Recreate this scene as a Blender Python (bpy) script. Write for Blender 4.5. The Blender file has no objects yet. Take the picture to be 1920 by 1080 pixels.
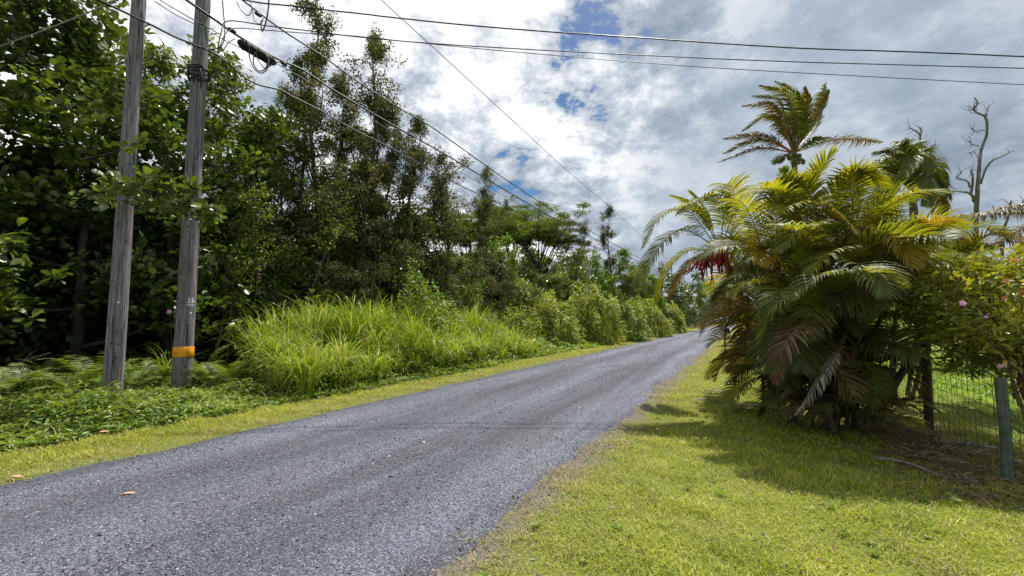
import bpy, math, random
import numpy as np
PI = math.pi
R = math.radians
SC = bpy.context.scene
COL = SC.collection
rng = np.random.default_rng(7)

# ------------------------------------------------------------------ view geometry
F = 805.0                      # focal length for a 1920 px wide frame
CAMH = 1.6
PITCH = math.atan(60 / F)
TH = R(28.1)                   # heading of the road relative to the camera heading
CT, ST = math.cos(TH), math.sin(TH)
FWD = np.array([0, math.cos(PITCH), math.sin(PITCH)])
UPV = np.array([0, -math.sin(PITCH), math.cos(PITCH)])
RGT = np.array([1.0, 0, 0])
CAM = np.array([0, 0, CAMH])


def ray(px, py):
    return RGT * (px - 960) / F + UPV * (540 - py) / F + FWD


def at(px, py, d):             # the place seen at px, py and d metres ahead
    return CAM + ray(px, py) * d


def gp(px, py, z=0.0):
    v = ray(px, py)
    return CAM + v * ((z - CAMH) / v[2])


def base(px, d, z=0.0):        # a ground spot d metres ahead at column px
    return np.array([(px - 960) / F * d, d, z])


def rs(r, s, z=0.0):           # r: metres right of the camera across the road, s: metres along the road
    return np.array([r * CT + s * ST, -r * ST + s * CT, z])


def on_r(px, py, r):           # where the view through px, py meets the vertical plane r
    v = ray(px, py)
    return CAM + v * (r / (v[0] * CT - v[1] * ST))


def norm(a):
    a = np.asarray(a, float)
    return a / np.maximum(np.linalg.norm(a, axis=-1, keepdims=True), 1e-9)


_ph = np.random.default_rng(3).uniform(0, 6.28, (40, 3))


def wav(x, y, sc=1.0, k=0):    # smooth pseudo noise about -1..1
    x = np.asarray(x) * sc
    y = np.asarray(y) * sc
    o = 0
    for i in range(6):
        a = _ph[(k * 6 + i) % 40]
        o = o + np.sin(x * math.cos(a[0]) * (1 + .45 * i) + y * math.sin(a[0]) * (1 + .45 * i) + a[1]) / (1 + .4 * i)
    return o / 2.6


# ------------------------------------------------------------------ mesh building
class MB:
    def __init__(self):
        self.v, self.f, self.n = [], [], 0

    def add(self, V, Fs, m=0):
        V = np.asarray(V, float).reshape(-1, 3)
        if not isinstance(Fs, list):
            Fs = [Fs]
        for fa in Fs:
            fa = np.asarray(fa, np.int64)
            if fa.size:
                self.f.append((fa + self.n, m))
        self.v.append(V)
        self.n += len(V)

    def build(self, name, mats, parent=None, smooth=False, loc=None, rotz=0):
        me = bpy.data.meshes.new(name)
        V = np.concatenate(self.v).astype(np.float32)
        if loc is not None:
            V = V - np.asarray(loc, np.float32)
        loops = np.concatenate([f.ravel() for f, m in self.f]).astype(np.int32)
        sizes = np.concatenate([np.full(len(f), f.shape[1]) for f, m in self.f])
        mi = np.concatenate([np.full(len(f), m) for f, m in self.f]).astype(np.int32)
        starts = np.concatenate([[0], np.cumsum(sizes)[:-1]]).astype(np.int32)
        me.vertices.add(len(V)); me.vertices.foreach_set('co', V.ravel())
        me.loops.add(len(loops)); me.loops.foreach_set('vertex_index', loops)
        me.polygons.add(len(sizes)); me.polygons.foreach_set('loop_start', starts)
        if not isinstance(mats, (list, tuple)):
            mats = [mats]
        for m in mats:
            me.materials.append(m)
        me.polygons.foreach_set('material_index', mi)
        me.polygons.foreach_set('use_smooth', np.full(len(sizes), bool(smooth)))
        me.update(calc_edges=True)
        o = bpy.data.objects.new(name, me)
        COL.objects.link(o)
        if parent is not None:
            o.parent = parent
        if loc is not None:
            o.location = [float(x) for x in loc]
        o.rotation_euler = (0, 0, rotz)
        return o


def tag(o, label=None, cat=None, group=None, kind=None):
    if label: o['label'] = label
    if cat: o['category'] = cat
    if group: o['group'] = group
    if kind: o['kind'] = kind
    return o


def thing(name, loc, label, cat, group=None, rotz=0):
    o = bpy.data.objects.new(name, None)
    COL.objects.link(o)
    o.location = [float(x) for x in loc]
    o.rotation_euler = (0, 0, rotz)
    o.empty_display_size = .1
    return tag(o, label, cat, group)


def dup(root, loc, rotz, sc, label, group=None):
    r = root.copy(); COL.objects.link(r)
    r.location = [float(x) for x in loc]; r.rotation_euler = (0, 0, rotz)
    r.scale = sc if isinstance(sc, tuple) else (sc, sc, sc)
    r['label'] = label
    if group: r['group'] = group
    for ch in list(root.children):
        c = ch.copy(); COL.objects.link(c); c.parent = r
        for g in list(ch.children):
            d = g.copy(); COL.objects.link(d); d.parent = c
    return r


def tube(mb, P, rad, n=6, m=0, cap=True):
    P = np.asarray(P, float); k = len(P)
    rad = np.broadcast_to(np.asarray(rad, float), (k,))
    T = norm(np.gradient(P, axis=0))
    ref = np.array([0, 0, 1.0]) if abs(T[0][2]) < .9 else np.array([1.0, 0, 0])
    U = np.zeros_like(P)
    u = norm(np.cross(ref, T[0]))
    for i in range(k):
        u = u - T[i] * np.dot(u, T[i]); u = u / max(np.linalg.norm(u), 1e-9)
        U[i] = u
    W = np.cross(T, U)
    a = np.arange(n) * 2 * PI / n
    V = P[:, None] + (U[:, None] * np.cos(a)[None, :, None] + W[:, None] * np.sin(a)[None, :, None]) * rad[:, None, None]
    idx = np.arange(k * n).reshape(k, n)
    q = np.stack([idx[:-1], np.roll(idx, -1, 1)[:-1], np.roll(idx, -1, 1)[1:], idx[1:]], -1).reshape(-1, 4)
    fs = [q]
    if cap and n >= 3:
        fs.append(idx[-1][None, :]); fs.append(idx[0][::-1][None, :])
    mb.add(V.reshape(-1, 3), fs, m)


def box(mb, c, sx, sy, sz, rz=0, m=0):
    V = np.array([[x, y, z] for z in (-.5, .5) for y in (-.5, .5) for x in (-.5, .5)]) * [sx, sy, sz]
    c0, s0 = math.cos(rz), math.sin(rz)
    V = V @ np.array([[c0, s0, 0], [-s0, c0, 0], [0, 0, 1]]) + np.asarray(c)
    mb.add(V, np.array([[0, 2, 3, 1], [4, 5, 7, 6], [0, 1, 5, 4], [2, 6, 7, 3], [0, 4, 6, 2], [1, 3, 7, 5]]), m)


# leaf templates: (along, across, normal)
T_ROUND = (np.array([[0, 0, 0], [.35, -.36, .07], [.35, 0, 0], [.35, .36, .07], [.74, -.5, .05], [.74, 0, -.03], [.74, .5, .05], [1, 0, -.08], [.95, -.27, -.02], [.95, .27, -.02]]),
           [np.array([[0, 1, 2], [0, 2, 3]]), np.array([[1, 4, 5, 2], [2, 5, 6, 3], [4, 8, 7, 5], [5, 7, 9, 6]])])
T_DIA = (np.array([[0, 0, 0], [.5, -.5, .1], [1, 0, -.06], [.5, .5, .1]]), [np.array([[0, 1, 2], [0, 2, 3]])])
T_OVAL = (np.array([[0, 0, 0], [.3, -.45, .08], [.72, -.42, .04], [1, 0, -.1], [.72, .42, .04], [.3, .45, .08], [.5, 0, -.02]]),
          [np.array([[0, 1, 6], [1, 2, 6], [2, 3, 6], [3, 4, 6], [4, 5, 6], [5, 0, 6]])])
T_LANCE = (np.array([[0, 0, 0], [.3, -.5, .04], [.3, 0, 0], [.3, .5, .04], [.68, -.36, -.02], [.68, 0, -.06], [.68, .36, -.02], [1, 0, -.2]]),
           [np.array([[0, 1, 2], [0, 2, 3], [4, 7, 5], [5, 7, 6]]), np.array([[1, 4, 5, 2], [2, 5, 6, 3]])])


def inst(mb, tm, P, A, N, L, W, m=0):
    T, Fs = tm
    P = np.asarray(P); n = len(P)
    if n == 0: return
    A = norm(A); B = norm(np.cross(N, A)); N = np.cross(A, B)
    L = np.broadcast_to(L, (n,)); W = np.broadcast_to(W, (n,))
    V = P[:, None] + A[:, None] * (T[None, :, 0] * L[:, None])[..., None] + B[:, None] * (T[None, :, 1] * W[:, None])[..., None] \
        + N[:, None] * (T[None, :, 2] * L[:, None])[..., None]
    k = len(T); off = np.arange(n) * k
    mb.add(V.reshape(-1, 3), [(f[None] + off[:, None, None]).reshape(-1, f.shape[1]) for f in Fs], m)


def ribbon(mb, P, S, w, m=0):          # P (n,k,3), S (n,k,3) unit side, w (n,k) full widths
    n, k = P.shape[:2]
    V = np.stack([P - S * w[..., None] / 2, P + S * w[..., None] / 2], 2).reshape(-1, 3)
    i = np.arange(n * k * 2).reshape(n, k, 2)
    q = np.stack([i[:, :-1, 0], i[:, :-1, 1], i[:, 1:, 1], i[:, 1:, 0]], -1).reshape(-1, 4)
    mb.add(V, q, m)


def blades(mb, P, h, w, lean, az, droop, k=3, m=0, pw=(1.8, 3)):
    n = len(P)
    t = np.linspace(0, 1, k + 1)[None]
    h = np.broadcast_to(h, (n,))[:, None]; lean = np.broadcast_to(lean, (n,))[:, None]
    droop = np.broadcast_to(droop, (n,))[:, None]; w = np.broadcast_to(w, (n,))[:, None]
    az = np.broadcast_to(az, (n,))[:, None]
    hor = lean * h * t ** pw[0]
    z = h * (t - droop * t ** pw[1])
    Q = np.stack([P[:, None, 0] + np.cos(az) * hor, P[:, None, 1] + np.sin(az) * hor, P[:, None, 2] + z], -1)
    tw = rng.normal(0, .5, (n, 1))
    S = np.stack([-np.sin(az + tw) + 0 * t, np.cos(az + tw) + 0 * t, 0 * t + 0 * az], -1)
    ribbon(mb, Q, S, w * np.clip(1.05 - t ** 1.6, .08, 1) * np.clip(.6 + t * 2, 0, 1), m)


# ------------------------------------------------------------------ materials
def new_mat(name):
    m = bpy.data.materials.new(name); m.use_nodes = True
    nt = m.node_tree; nt.nodes.clear()
    return m, nt


def nd(nt, t, **kw):
    n = nt.nodes.new(t)
    for k, v in kw.items():
        if k[0] == '_': n.inputs[k[1:].replace('_', ' ')].default_value = v
        else: setattr(n, k, v)
    return n


def ramp(nt, fac, stops, interp='LINEAR'):
    n = nt.nodes.new('ShaderNodeValToRGB'); n.color_ramp.interpolation = interp
    e = n.color_ramp.elements
    while len(e) < len(stops): e.new(.5)
    for el, (p, c) in zip(e, stops):
        el.position = p; el.color = tuple(c) + (1,) if len(c) == 3 else c
    nt.links.new(fac, n.inputs[0])
    return n.outputs[0]


def mixc(nt, fac, a, b, mode='MIX'):
    n = nt.nodes.new('ShaderNodeMix'); n.data_type = 'RGBA'; n.blend_type = mode
    for s, v in ((n.inputs[0], fac), (n.inputs[6], a), (n.inputs[7], b)):
        if isinstance(v, (int, float)): s.default_value = v
        elif isinstance(v, tuple): s.default_value = v + (1,) if len(v) == 3 else v
        else: nt.links.new(v, s)
    return n.outputs[2]


def mth(nt, op, a, b=None, c=None, clamp=False):
    n = nt.nodes.new('ShaderNodeMath'); n.operation = op; n.use_clamp = clamp
    for i, v in enumerate((a, b, c)):
        if v is None: continue
        if isinstance(v, (int, float)): n.inputs[i].default_value = v
        else: nt.links.new(v, n.inputs[i])
    return n.outputs[0]


def smooth(nt, x, lo, hi):
    n = nt.nodes.new('ShaderNodeMapRange'); n.interpolation_type = 'SMOOTHSTEP'
    nt.links.new(x, n.inputs[0]); n.inputs[1].default_value = lo; n.inputs[2].default_value = hi
    return n.outputs[0]


def noise(nt, vec, scale, detail=4, rough=.5, dist=0):
    n = nd(nt, 'ShaderNodeTexNoise', _Scale=scale, _Detail=detail, _Roughness=rough, _Distortion=dist)
    if vec is not None: nt.links.new(vec, n.inputs['Vector'])
    return n.outputs[0]


def leaf_mat(name, stops, trans=.35, tcol=None, rough=.42, spec=.5, clump=.6, patch=None):
    """leaf: colour differs from leaf to leaf and clump to clump, light passes through it"""
    m, nt = new_mat(name)
    g = nd(nt, 'ShaderNodeNewGeometry')
    fac = g.outputs['Random Per Island']
    if clump:
        tc = nd(nt, 'ShaderNodeTexCoord')
        nz = noise(nt, tc.outputs['Object'], clump, 2)
        fac = mth(nt, 'ADD', mth(nt, 'MULTIPLY', fac, .6), mth(nt, 'MULTIPLY', smooth(nt, nz, .3, .7), .4))
    c = ramp(nt, fac, stops)
    if patch:                                # browned spots and tips with a shape of their own
        tcp = nd(nt, 'ShaderNodeTexCoord')
        pz = noise(nt, tcp.outputs['Object'], 7.0, 4, .7)
        c = mixc(nt, mth(nt, 'MULTIPLY', smooth(nt, pz, .54, .70), .75), c, patch)
    p = nd(nt, 'ShaderNodeBsdfPrincipled', _Roughness=rough)
    p.inputs['Specular IOR Level'].default_value = spec
    nt.links.new(c, p.inputs['Base Color'])
    t = nd(nt, 'ShaderNodeBsdfTranslucent')
    tm = tcol or (1.5, 1.5, .5)
    c2 = mixc(nt, 1.0, c, tm, 'MULTIPLY')
    nt.links.new(c2, t.inputs[0])
    mx = nd(nt, 'ShaderNodeMixShader', _Fac=trans)
    nt.links.new(p.outputs[0], mx.inputs[1]); nt.links.new(t.outputs[0], mx.inputs[2])
    o = nd(nt, 'ShaderNodeOutputMaterial')
    nt.links.new(mx.outputs[0], o.inputs[0])
    return m


def surf_mat(name, col_fn, rough=.8, bump=None, spec=.3):
    m, nt = new_mat(name)
    tc = nd(nt, 'ShaderNodeTexCoord')
    p = nd(nt, 'ShaderNodeBsdfPrincipled', _Roughness=rough)
    p.inputs['Specular IOR Level'].default_value = spec
    c, h = col_fn(nt, tc)
    if isinstance(c, tuple): p.inputs['Base Color'].default_value = c + (1,)
    else: nt.links.new(c, p.inputs['Base Color'])
    if h is not None:
        b = nd(nt, 'ShaderNodeBump', _Strength=bump[0], _Distance=bump[1])
        nt.links.new(h, b.inputs['Height']); nt.links.new(b.outputs[0], p.inputs['Normal'])
    o = nd(nt, 'ShaderNodeOutputMaterial'); nt.links.new(p.outputs[0], o.inputs[0])
    return m


def mapped(nt, tc, scale, out='Object'):
    mp = nd(nt, 'ShaderNodeMapping'); mp.inputs['Scale'].default_value = scale
    nt.links.new(tc.outputs[out], mp.inputs[0])
    return mp.outputs[0]


def bark_mat(name, dark, light, sc=6, band=.35):
    def f(nt, tc):
        v = mapped(nt, tc, (1, 1, band))
        n = noise(nt, v, sc, 6, .65)
        n2 = noise(nt, tc.outputs['Object'], 1.3, 3)
        c = ramp(nt, n, [(.3, dark), (.7, light)])
        c = mixc(nt, mth(nt, 'MULTIPLY', smooth(nt, n2, .5, .75), .5), c, tuple(min(1, x * 1.8 + .03) for x in light))
        return c, n
    return surf_mat(name, f, .9, (.5, .02))


def wood_f(nt, tc):
    v = mapped(nt, tc, (7, 7, .42))
    n = noise(nt, v, 5, 8, .7)
    fine = noise(nt, mapped(nt, tc, (26, 26, 1.6)), 3, 6, .65)
    c = ramp(nt, n, [(.25, (.06, .055, .06)), (.48, (.18, .17, .185)), (.75, (.34, .325, .345))])
    c = mixc(nt, mth(nt, 'MULTIPLY', smooth(nt, fine, .55, .64), .8), c, (.05, .043, .045))
    cr = noise(nt, mapped(nt, tc, (9, 9, .10)), 1.6, 3, .5)
    cr = mth(nt, 'SUBTRACT', 1, smooth(nt, mth(nt, 'ABSOLUTE', mth(nt, 'SUBTRACT', cr, .5)), .004, .016))
    c = mixc(nt, mth(nt, 'MULTIPLY', cr, .85), c, (.025, .021, .022))
    vo = nd(nt, 'ShaderNodeTexVoronoi', _Scale=3.0)
    nt.links.new(mapped(nt, tc, (1.6, 1.6, .8)), vo.inputs['Vector'])
    k = mth(nt, 'SUBTRACT', 1, smooth(nt, vo.outputs[0], .04, .085))
    c = mixc(nt, k, c, (.03, .025, .024))
    stain = noise(nt, tc.outputs['Object'], .8, 3)
    c = mixc(nt, mth(nt, 'MULTIPLY', smooth(nt, stain, .5, .7), .5), c, (.12, .10, .085))
    z = nd(nt, 'ShaderNodeSeparateXYZ'); nt.links.new(tc.outputs['Object'], z.inputs[0])
    foot = mth(nt, 'SUBTRACT', 1, smooth(nt, z.outputs[2], .2, 1.0))
    c = mixc(nt, mth(nt, 'MULTIPLY', foot, .45), c, (.13, .085, .05))
    return c, mth(nt, 'SUBTRACT', mth(nt, 'SUBTRACT', n, mth(nt, 'MULTIPLY', smooth(nt, fine, .56, .68), .5)), cr)


M = {}
M['pole'] = surf_mat('weathered_pole_wood', wood_f, .85, (.9, .012))
M['bark_dark'] = bark_mat('dark_bark', (.025, .02, .017), (.085, .07, .06))
M['bark_grey'] = bark_mat('grey_bark', (.06, .05, .045), (.2, .18, .16), 8)
M['bark_pale'] = bark_mat('bleached_bark', (.06, .05, .05), (.20, .18, .18), 5)
M['bark_brown'] = bark_mat('brown_bark', (.06, .035, .022), (.17, .10, .06), 9)
M['cable'] = surf_mat('black_cable', lambda nt, tc: ((.012, .012, .014), None), .5)
M['wire'] = surf_mat('grey_wire', lambda nt, tc: ((.05, .05, .055), None), .5)
M['band'] = surf_mat('orange_band', lambda nt, tc: (ramp(nt, noise(nt, tc.outputs['Object'], 9, 4), [(.25, (.42, .17, .02)), (.45, (.78, .31, .01)), (.75, (.90, .39, .015))]), None), .45)
M['tagwhite'] = surf_mat('white_tag', lambda nt, tc: (ramp(nt, noise(nt, tc.outputs['Object'], 60, 3), [(.3, (.6, .6, .61)), (.5, (.82, .82, .83))]), None), .5)
M['metal'] = surf_mat('dull_metal', lambda nt, tc: ((.22, .22, .22), None), .5)
M['black'] = surf_mat('black_plastic', lambda nt, tc: (ramp(nt, noise(nt, tc.outputs['Object'], 14, 4), [(.4, (.010, .010, .011)), (.7, (.03, .03, .033))]), None), .6, None, .15)
M['post_green'] = surf_mat('green_post_wood', lambda nt, tc: (ramp(nt, noise(nt, mapped(nt, tc, (6, 6, .6)), 6, 6, .7), [(.3, (.03, .042, .034)), (.7, (.125, .15, .12))]), noise(nt, mapped(nt, tc, (6, 6, .6)), 6, 6, .7)), .85, (.6, .01))
M['post_brown'] = surf_mat('brown_post_wood', lambda nt, tc: (ramp(nt, noise(nt, mapped(nt, tc, (6, 6, .6)), 6, 6, .7), [(.3, (.025, .018, .012)), (.7, (.09, .06, .045))]), noise(nt, mapped(nt, tc, (6, 6, .6)), 6, 6, .7)), .85, (.6, .01))
M['dry'] = leaf_mat('dry_leaf', [(0, (.10, .065, .04)), (.5, (.24, .17, .10)), (1, (.40, .32, .22))], .2, (1.2, 1.1, .8), .7, .2)
M['leaf_fallen'] = surf_mat('fallen_leaf', lambda nt, tc: (ramp(nt, noise(nt, tc.outputs['Object'], 18, 3), [(.3, (.36, .20, .10)), (.7, (.62, .45, .30))]), None), .7)

M['almond'] = leaf_mat('broad_leaf', [(0, (0.031, 0.052, 0.019)), (.45, (0.081, 0.123, 0.030)), (.8, (0.154, 0.204, 0.042)), (1, (0.336, 0.357, 0.060))], .22, (1.8, 1.8, .45), .33, .5, .5)
M['compound'] = leaf_mat('finger_leaf', [(0, (0.052, 0.078, 0.023)), (.5, (0.111, 0.156, 0.039)), (1, (0.247, 0.286, 0.072))], .3, (1.6, 1.6, .5), .45, .35, .5)
M['ohia'] = leaf_mat('small_dark_leaf', [(0, (0.034, 0.045, 0.019)), (.45, (0.074, 0.089, 0.031)), (.8, (0.142, 0.149, 0.045)), (1, (0.250, 0.214, 0.071))], .28, (1.6, 1.4, .5), .55, .22, .45)
M['understory'] = leaf_mat('small_green_leaf', [(0, (0.037, 0.062, 0.018)), (.4, (0.087, 0.128, 0.029)), (.75, (0.175, 0.226, 0.047)), (1, (0.364, 0.393, 0.110))], .32, (1.7, 1.6, .4), .44, .36, .6)
M['bright_tree'] = leaf_mat('bright_green_leaf', [(0, (0.048, 0.090, 0.014)), (.5, (0.132, 0.210, 0.029)), (1, (0.276, 0.360, 0.054))], .34, (1.6, 1.6, .4), .5, .25, .35)
M['albizia'] = leaf_mat('feathery_leaf', [(0, (.045, .07, .014)), (.5, (.10, .14, .026)), (1, (.22, .26, .05))], .35, (1.6, 1.6, .4), .5, .3, .3)
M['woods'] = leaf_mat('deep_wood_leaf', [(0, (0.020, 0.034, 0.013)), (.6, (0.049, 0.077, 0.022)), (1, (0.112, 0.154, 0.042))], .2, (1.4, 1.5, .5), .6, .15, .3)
M['fernmound'] = leaf_mat('fern_leaf', [(0, (0.089, 0.127, 0.023)), (.45, (0.240, 0.297, 0.051)), (.8, (0.430, 0.468, 0.095)), (1, (0.481, 0.366, 0.152))], .35, (1.5, 1.4, .4), .5, .3, .8)
M['fern'] = leaf_mat('fresh_fern_leaf', [(0, (.06, .10, .02)), (.6, (.15, .21, .04)), (1, (.30, .34, .10))], .35, (1.4, 1.4, .4), .5, .3, 0)
M['tallgrass'] = leaf_mat('tall_grass_blade', [(0, (.12, .20, .018)), (.4, (.22, .32, .03)), (.8, (.38, .47, .06)), (.93, (.50, .53, .13)), (1, (.45, .36, .17))], .38, (1.3, 1.2, .4), .42, .4, .9)
M['vines'] = leaf_mat('vine_leaf', [(0, (.04, .08, .014)), (.4, (.09, .16, .024)), (.8, (.19, .27, .045)), (1, (.34, .37, .11))], .3, (1.5, 1.5, .4), .38, .5, .9)
M['weeds'] = leaf_mat('weed_leaf', [(0, (.08, .14, .018)), (.5, (.17, .26, .03)), (1, (.34, .40, .07))], .38, (1.4, 1.3, .4), .45, .4, .5)
M['lawn'] = leaf_mat('lawn_blade', [(0, (.09, .14, .012)), (.3, (.245, .32, .024)), (.65, (.43, .475, .045)), (1, (.66, .63, .17))], .4, (1.25, 1.2, .5), .5, .35, 1.6)
M['straw'] = leaf_mat('straw_blade', [(0, (.22, .19, .06)), (.5, (.42, .36, .14)), (1, (.60, .53, .27))], .35, (1.2, 1.1, .7), .6, .3, 0)
M['field'] = leaf_mat('field_blade', [(0, (.10, .17, .02)), (.5, (.21, .30, .035)), (1, (.38, .46, .08))], .42, (1.4, 1.35, .4), .45, .4, .6)
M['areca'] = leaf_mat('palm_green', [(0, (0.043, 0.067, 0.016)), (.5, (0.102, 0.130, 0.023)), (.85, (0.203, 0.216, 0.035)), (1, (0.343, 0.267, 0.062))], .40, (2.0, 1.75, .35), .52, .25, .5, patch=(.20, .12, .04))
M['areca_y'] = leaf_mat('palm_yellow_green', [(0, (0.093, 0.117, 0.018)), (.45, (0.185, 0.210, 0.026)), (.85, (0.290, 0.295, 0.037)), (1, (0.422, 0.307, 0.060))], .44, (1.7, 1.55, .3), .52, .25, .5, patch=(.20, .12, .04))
M['areca_shaded'] = leaf_mat('palm_shaded_green', [(0, (0.030, 0.047, 0.014)), (.5, (0.068, 0.093, 0.022)), (.85, (0.127, 0.135, 0.030)), (1, (0.236, 0.169, 0.059))], .3, (1.8, 1.6, .4), .5, .25, .5, patch=(.20, .12, .04))  # darker copy of the palm green, shade of low inner fronds in its colour
M['areca_gold'] = leaf_mat('palm_golden', [(0, (.20, .16, .016)), (.5, (.36, .25, .02)), (1, (.50, .30, .04))], .4, (1.3, 1.2, .4), .4, .4, .5)
M['areca_red'] = leaf_mat('palm_red_brown', [(0, (.04, .022, .015)), (.5, (.10, .042, .026)), (1, (.24, .16, .10))], .3, (1.5, 1.0, .6), .5, .3, .5, patch=(.20, .12, .04))
M['areca_brown'] = leaf_mat('palm_browning', [(0, (.06, .05, .018)), (.5, (.13, .10, .035)), (1, (.26, .19, .08))], .35, (1.5, 1.2, .5), .5, .3, .5, patch=(.20, .12, .04))
M['palm_grey'] = leaf_mat('palm_grey_dead', [(0, (.09, .08, .065)), (.5, (.20, .175, .145)), (1, (.36, .32, .28))], .15, (1.1, 1.05, .9), .7, .2, 0)
M['coco'] = leaf_mat('coconut_green', [(0, (0.041, 0.065, 0.019)), (.5, (0.101, 0.135, 0.030)), (1, (0.257, 0.243, 0.061))], .34, (1.7, 1.5, .4), .5, .22, .5, patch=(.20, .12, .04))
M['coco_b'] = leaf_mat('coconut_browned', [(0, (.05, .048, .02)), (.5, (.12, .10, .035)), (1, (.26, .19, .075))], .3, (1.4, 1.2, .5), .5, .3, .5)
M['stem_gold'] = surf_mat('golden_stem', lambda nt, tc: (ramp(nt, noise(nt, tc.outputs['Object'], 5, 4), [(.3, (.20, .09, .02)), (.7, (.45, .17, .03))]), None), .5)
M['stem_green'] = surf_mat('green_stem', lambda nt, tc: (ramp(nt, noise(nt, mapped(nt, tc, (1, 1, 4)), 4, 4), [(.3, (.05, .055, .015)), (.7, (.15, .14, .04))]), None), .5)
M['stem_dark'] = surf_mat('dark_stem', lambda nt, tc: (ramp(nt, noise(nt, mapped(nt, tc, (1, 1, 6)), 5, 5), [(.3, (.03, .024, .016)), (.7, (.12, .095, .06))]), None), .8)
M['flowerred'] = leaf_mat('red_flower_strand', [(0, (.22, .010, .012)), (1, (.45, .03, .03))], .2, (1.3, .8, .8), .6, .2, 0)
M['petal_pink'] = leaf_mat('pink_petal', [(0, (.60, .22, .50)), (1, (.80, .45, .72))], .3, (1.1, 1, 1.1), .6, .2, 0)
M['petal_orange'] = leaf_mat('orange_petal', [(0, (.62, .20, .07)), (1, (.75, .38, .18))], .3, (1.2, 1, .8), .6, .2, 0)
M['shrub'] = leaf_mat('shrub_leaf', [(0, (0.085, 0.107, 0.019)), (.5, (0.195, 0.215, 0.035)), (.85, (0.342, 0.333, 0.070)), (1, (0.512, 0.430, 0.128))], .42, (1.6, 1.5, .4), .28, .55, 1.2)
M['rust'] = surf_mat('rusty_wire', lambda nt, tc: ((.05, .045, .04), None), .6)


def ground_f(nt, tc):
    s = nd(nt, 'ShaderNodeSeparateXYZ'); nt.links.new(tc.outputs['Object'], s.inputs[0])
    n = noise(nt, tc.outputs['Object'], 2.2, 6, .6)
    nf = noise(nt, tc.outputs['Object'], 40, 5, .6)
    rr = mth(nt, 'ADD', s.outputs[0], mth(nt, 'MULTIPLY', mth(nt, 'SUBTRACT', n, .5), .9))
    soil = ramp(nt, nf, [(.3, (.025, .018, .011)), (.7, (.075, .055, .035))])
    thatch = ramp(nt, nf, [(.3, (.055, .075, .012)), (.5, (.13, .15, .025)), (.72, (.24, .22, .07))])
    far = ramp(nt, n, [(.3, (.09, .16, .02)), (.7, (.18, .27, .04))])
    m1 = smooth(nt, rr, -8.0, -7.5)
    m2 = smooth(nt, rr, 3.2, 4.4)
    c = mixc(nt, m1, soil, thatch)
    c = mixc(nt, m2, c, far)
    litter = ramp(nt, nf, [(.3, (.06, .038, .022)), (.55, (.17, .115, .07)), (.75, (.33, .24, .14))])
    m3 = mth(nt, 'MULTIPLY', mth(nt, 'MULTIPLY', smooth(nt, rr, 1.35, 1.9), smooth(nt, s.outputs[1], 5.4, 7.0)), mth(nt, 'SUBTRACT', 1, smooth(nt, rr, 2.6, 3.1)))
    c = mixc(nt, mth(nt, 'MULTIPLY', m3, .5), c, litter)
    soil2 = ramp(nt, nf, [(.3, (.07, .06, .045)), (.6, (.17, .15, .12)), (.75, (.32, .29, .24))])
    m4 = mth(nt, 'MULTIPLY', smooth(nt, rr, -2.3, -2.0), mth(nt, 'SUBTRACT', 1, smooth(nt, rr, -1.75, -1.3)))
    c = mixc(nt, m4, c, soil2)
    return c, nf


M['ground'] = surf_mat('ground_soil', ground_f, .95, (.6, .02), .1)


def road_f(nt, tc):
    vo = nd(nt, 'ShaderNodeTexVoronoi', _Scale=88.0, _Randomness=1.0)
    nt.links.new(tc.outputs['Object'], vo.inputs['Vector'])
    vo2 = nd(nt, 'ShaderNodeTexVoronoi', _Scale=200.0)
    nt.links.new(tc.outputs['Object'], vo2.inputs['Vector'])
    sx = nd(nt, 'ShaderNodeSeparateColor'); nt.links.new(vo.outputs['Color'], sx.inputs[0])
    sx2 = nd(nt, 'ShaderNodeSeparateColor'); nt.links.new(vo2.outputs['Color'], sx2.inputs[0])
    k = mth(nt, 'ADD', mth(nt, 'MULTIPLY', sx.outputs[0], .55), mth(nt, 'MULTIPLY', sx2.outputs[0], .45))
    c = ramp(nt, k, [(.15, (.036, .038, .049)), (.5, (.092, .098, .119)), (.8, (.172, .181, .21)), (.97, (.40, .40, .42))])
    streak = noise(nt, mapped(nt, tc, (1.9, .16, 1)), 1.0, 7, .68, .6)
    c = mixc(nt, 1.0, c, ramp(nt, streak, [(.3, (.62, .61, .61)), (.5, (.95, .95, .98)), (.72, (1.30, 1.31, 1.36))]), 'MULTIPLY')
    pat = noise(nt, mapped(nt, tc, (1, .35, 1)), .9, 5, .6)
    c = mixc(nt, mth(nt, 'MULTIPLY', smooth(nt, pat, .52, .72), .45), c, (.075, .068, .062))
    pale = noise(nt, mapped(nt, tc, (1, .25, 1)), 1.7, 4, .6)
    c = mixc(nt, mth(nt, 'MULTIPLY', smooth(nt, pale, .56, .78), .22), c, (.22, .22, .235))
    sx_ = nd(nt, 'ShaderNodeSeparateXYZ'); nt.links.new(tc.outputs['Object'], sx_.inputs[0])
    wob = noise(nt, mapped(nt, tc, (.6, .12, 1)), 1.0, 3, .5)
    band = mth(nt, 'SINE', mth(nt, 'ADD', mth(nt, 'MULTIPLY', sx_.outputs[0], 3.5), mth(nt, 'MULTIPLY', wob, 5.0)))
    c = mixc(nt, 1.0, c, ramp(nt, mth(nt, 'ADD', mth(nt, 'MULTIPLY', band, .5), .5), [(0, (.86, .86, .88)), (.5, (1.08, 1.08, 1.10)), (1, (1.30, 1.30, 1.34))]), 'MULTIPLY')
    h = mth(nt, 'SUBTRACT', mth(nt, 'MULTIPLY', k, .6), vo.outputs[0])
    return c, h


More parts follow.
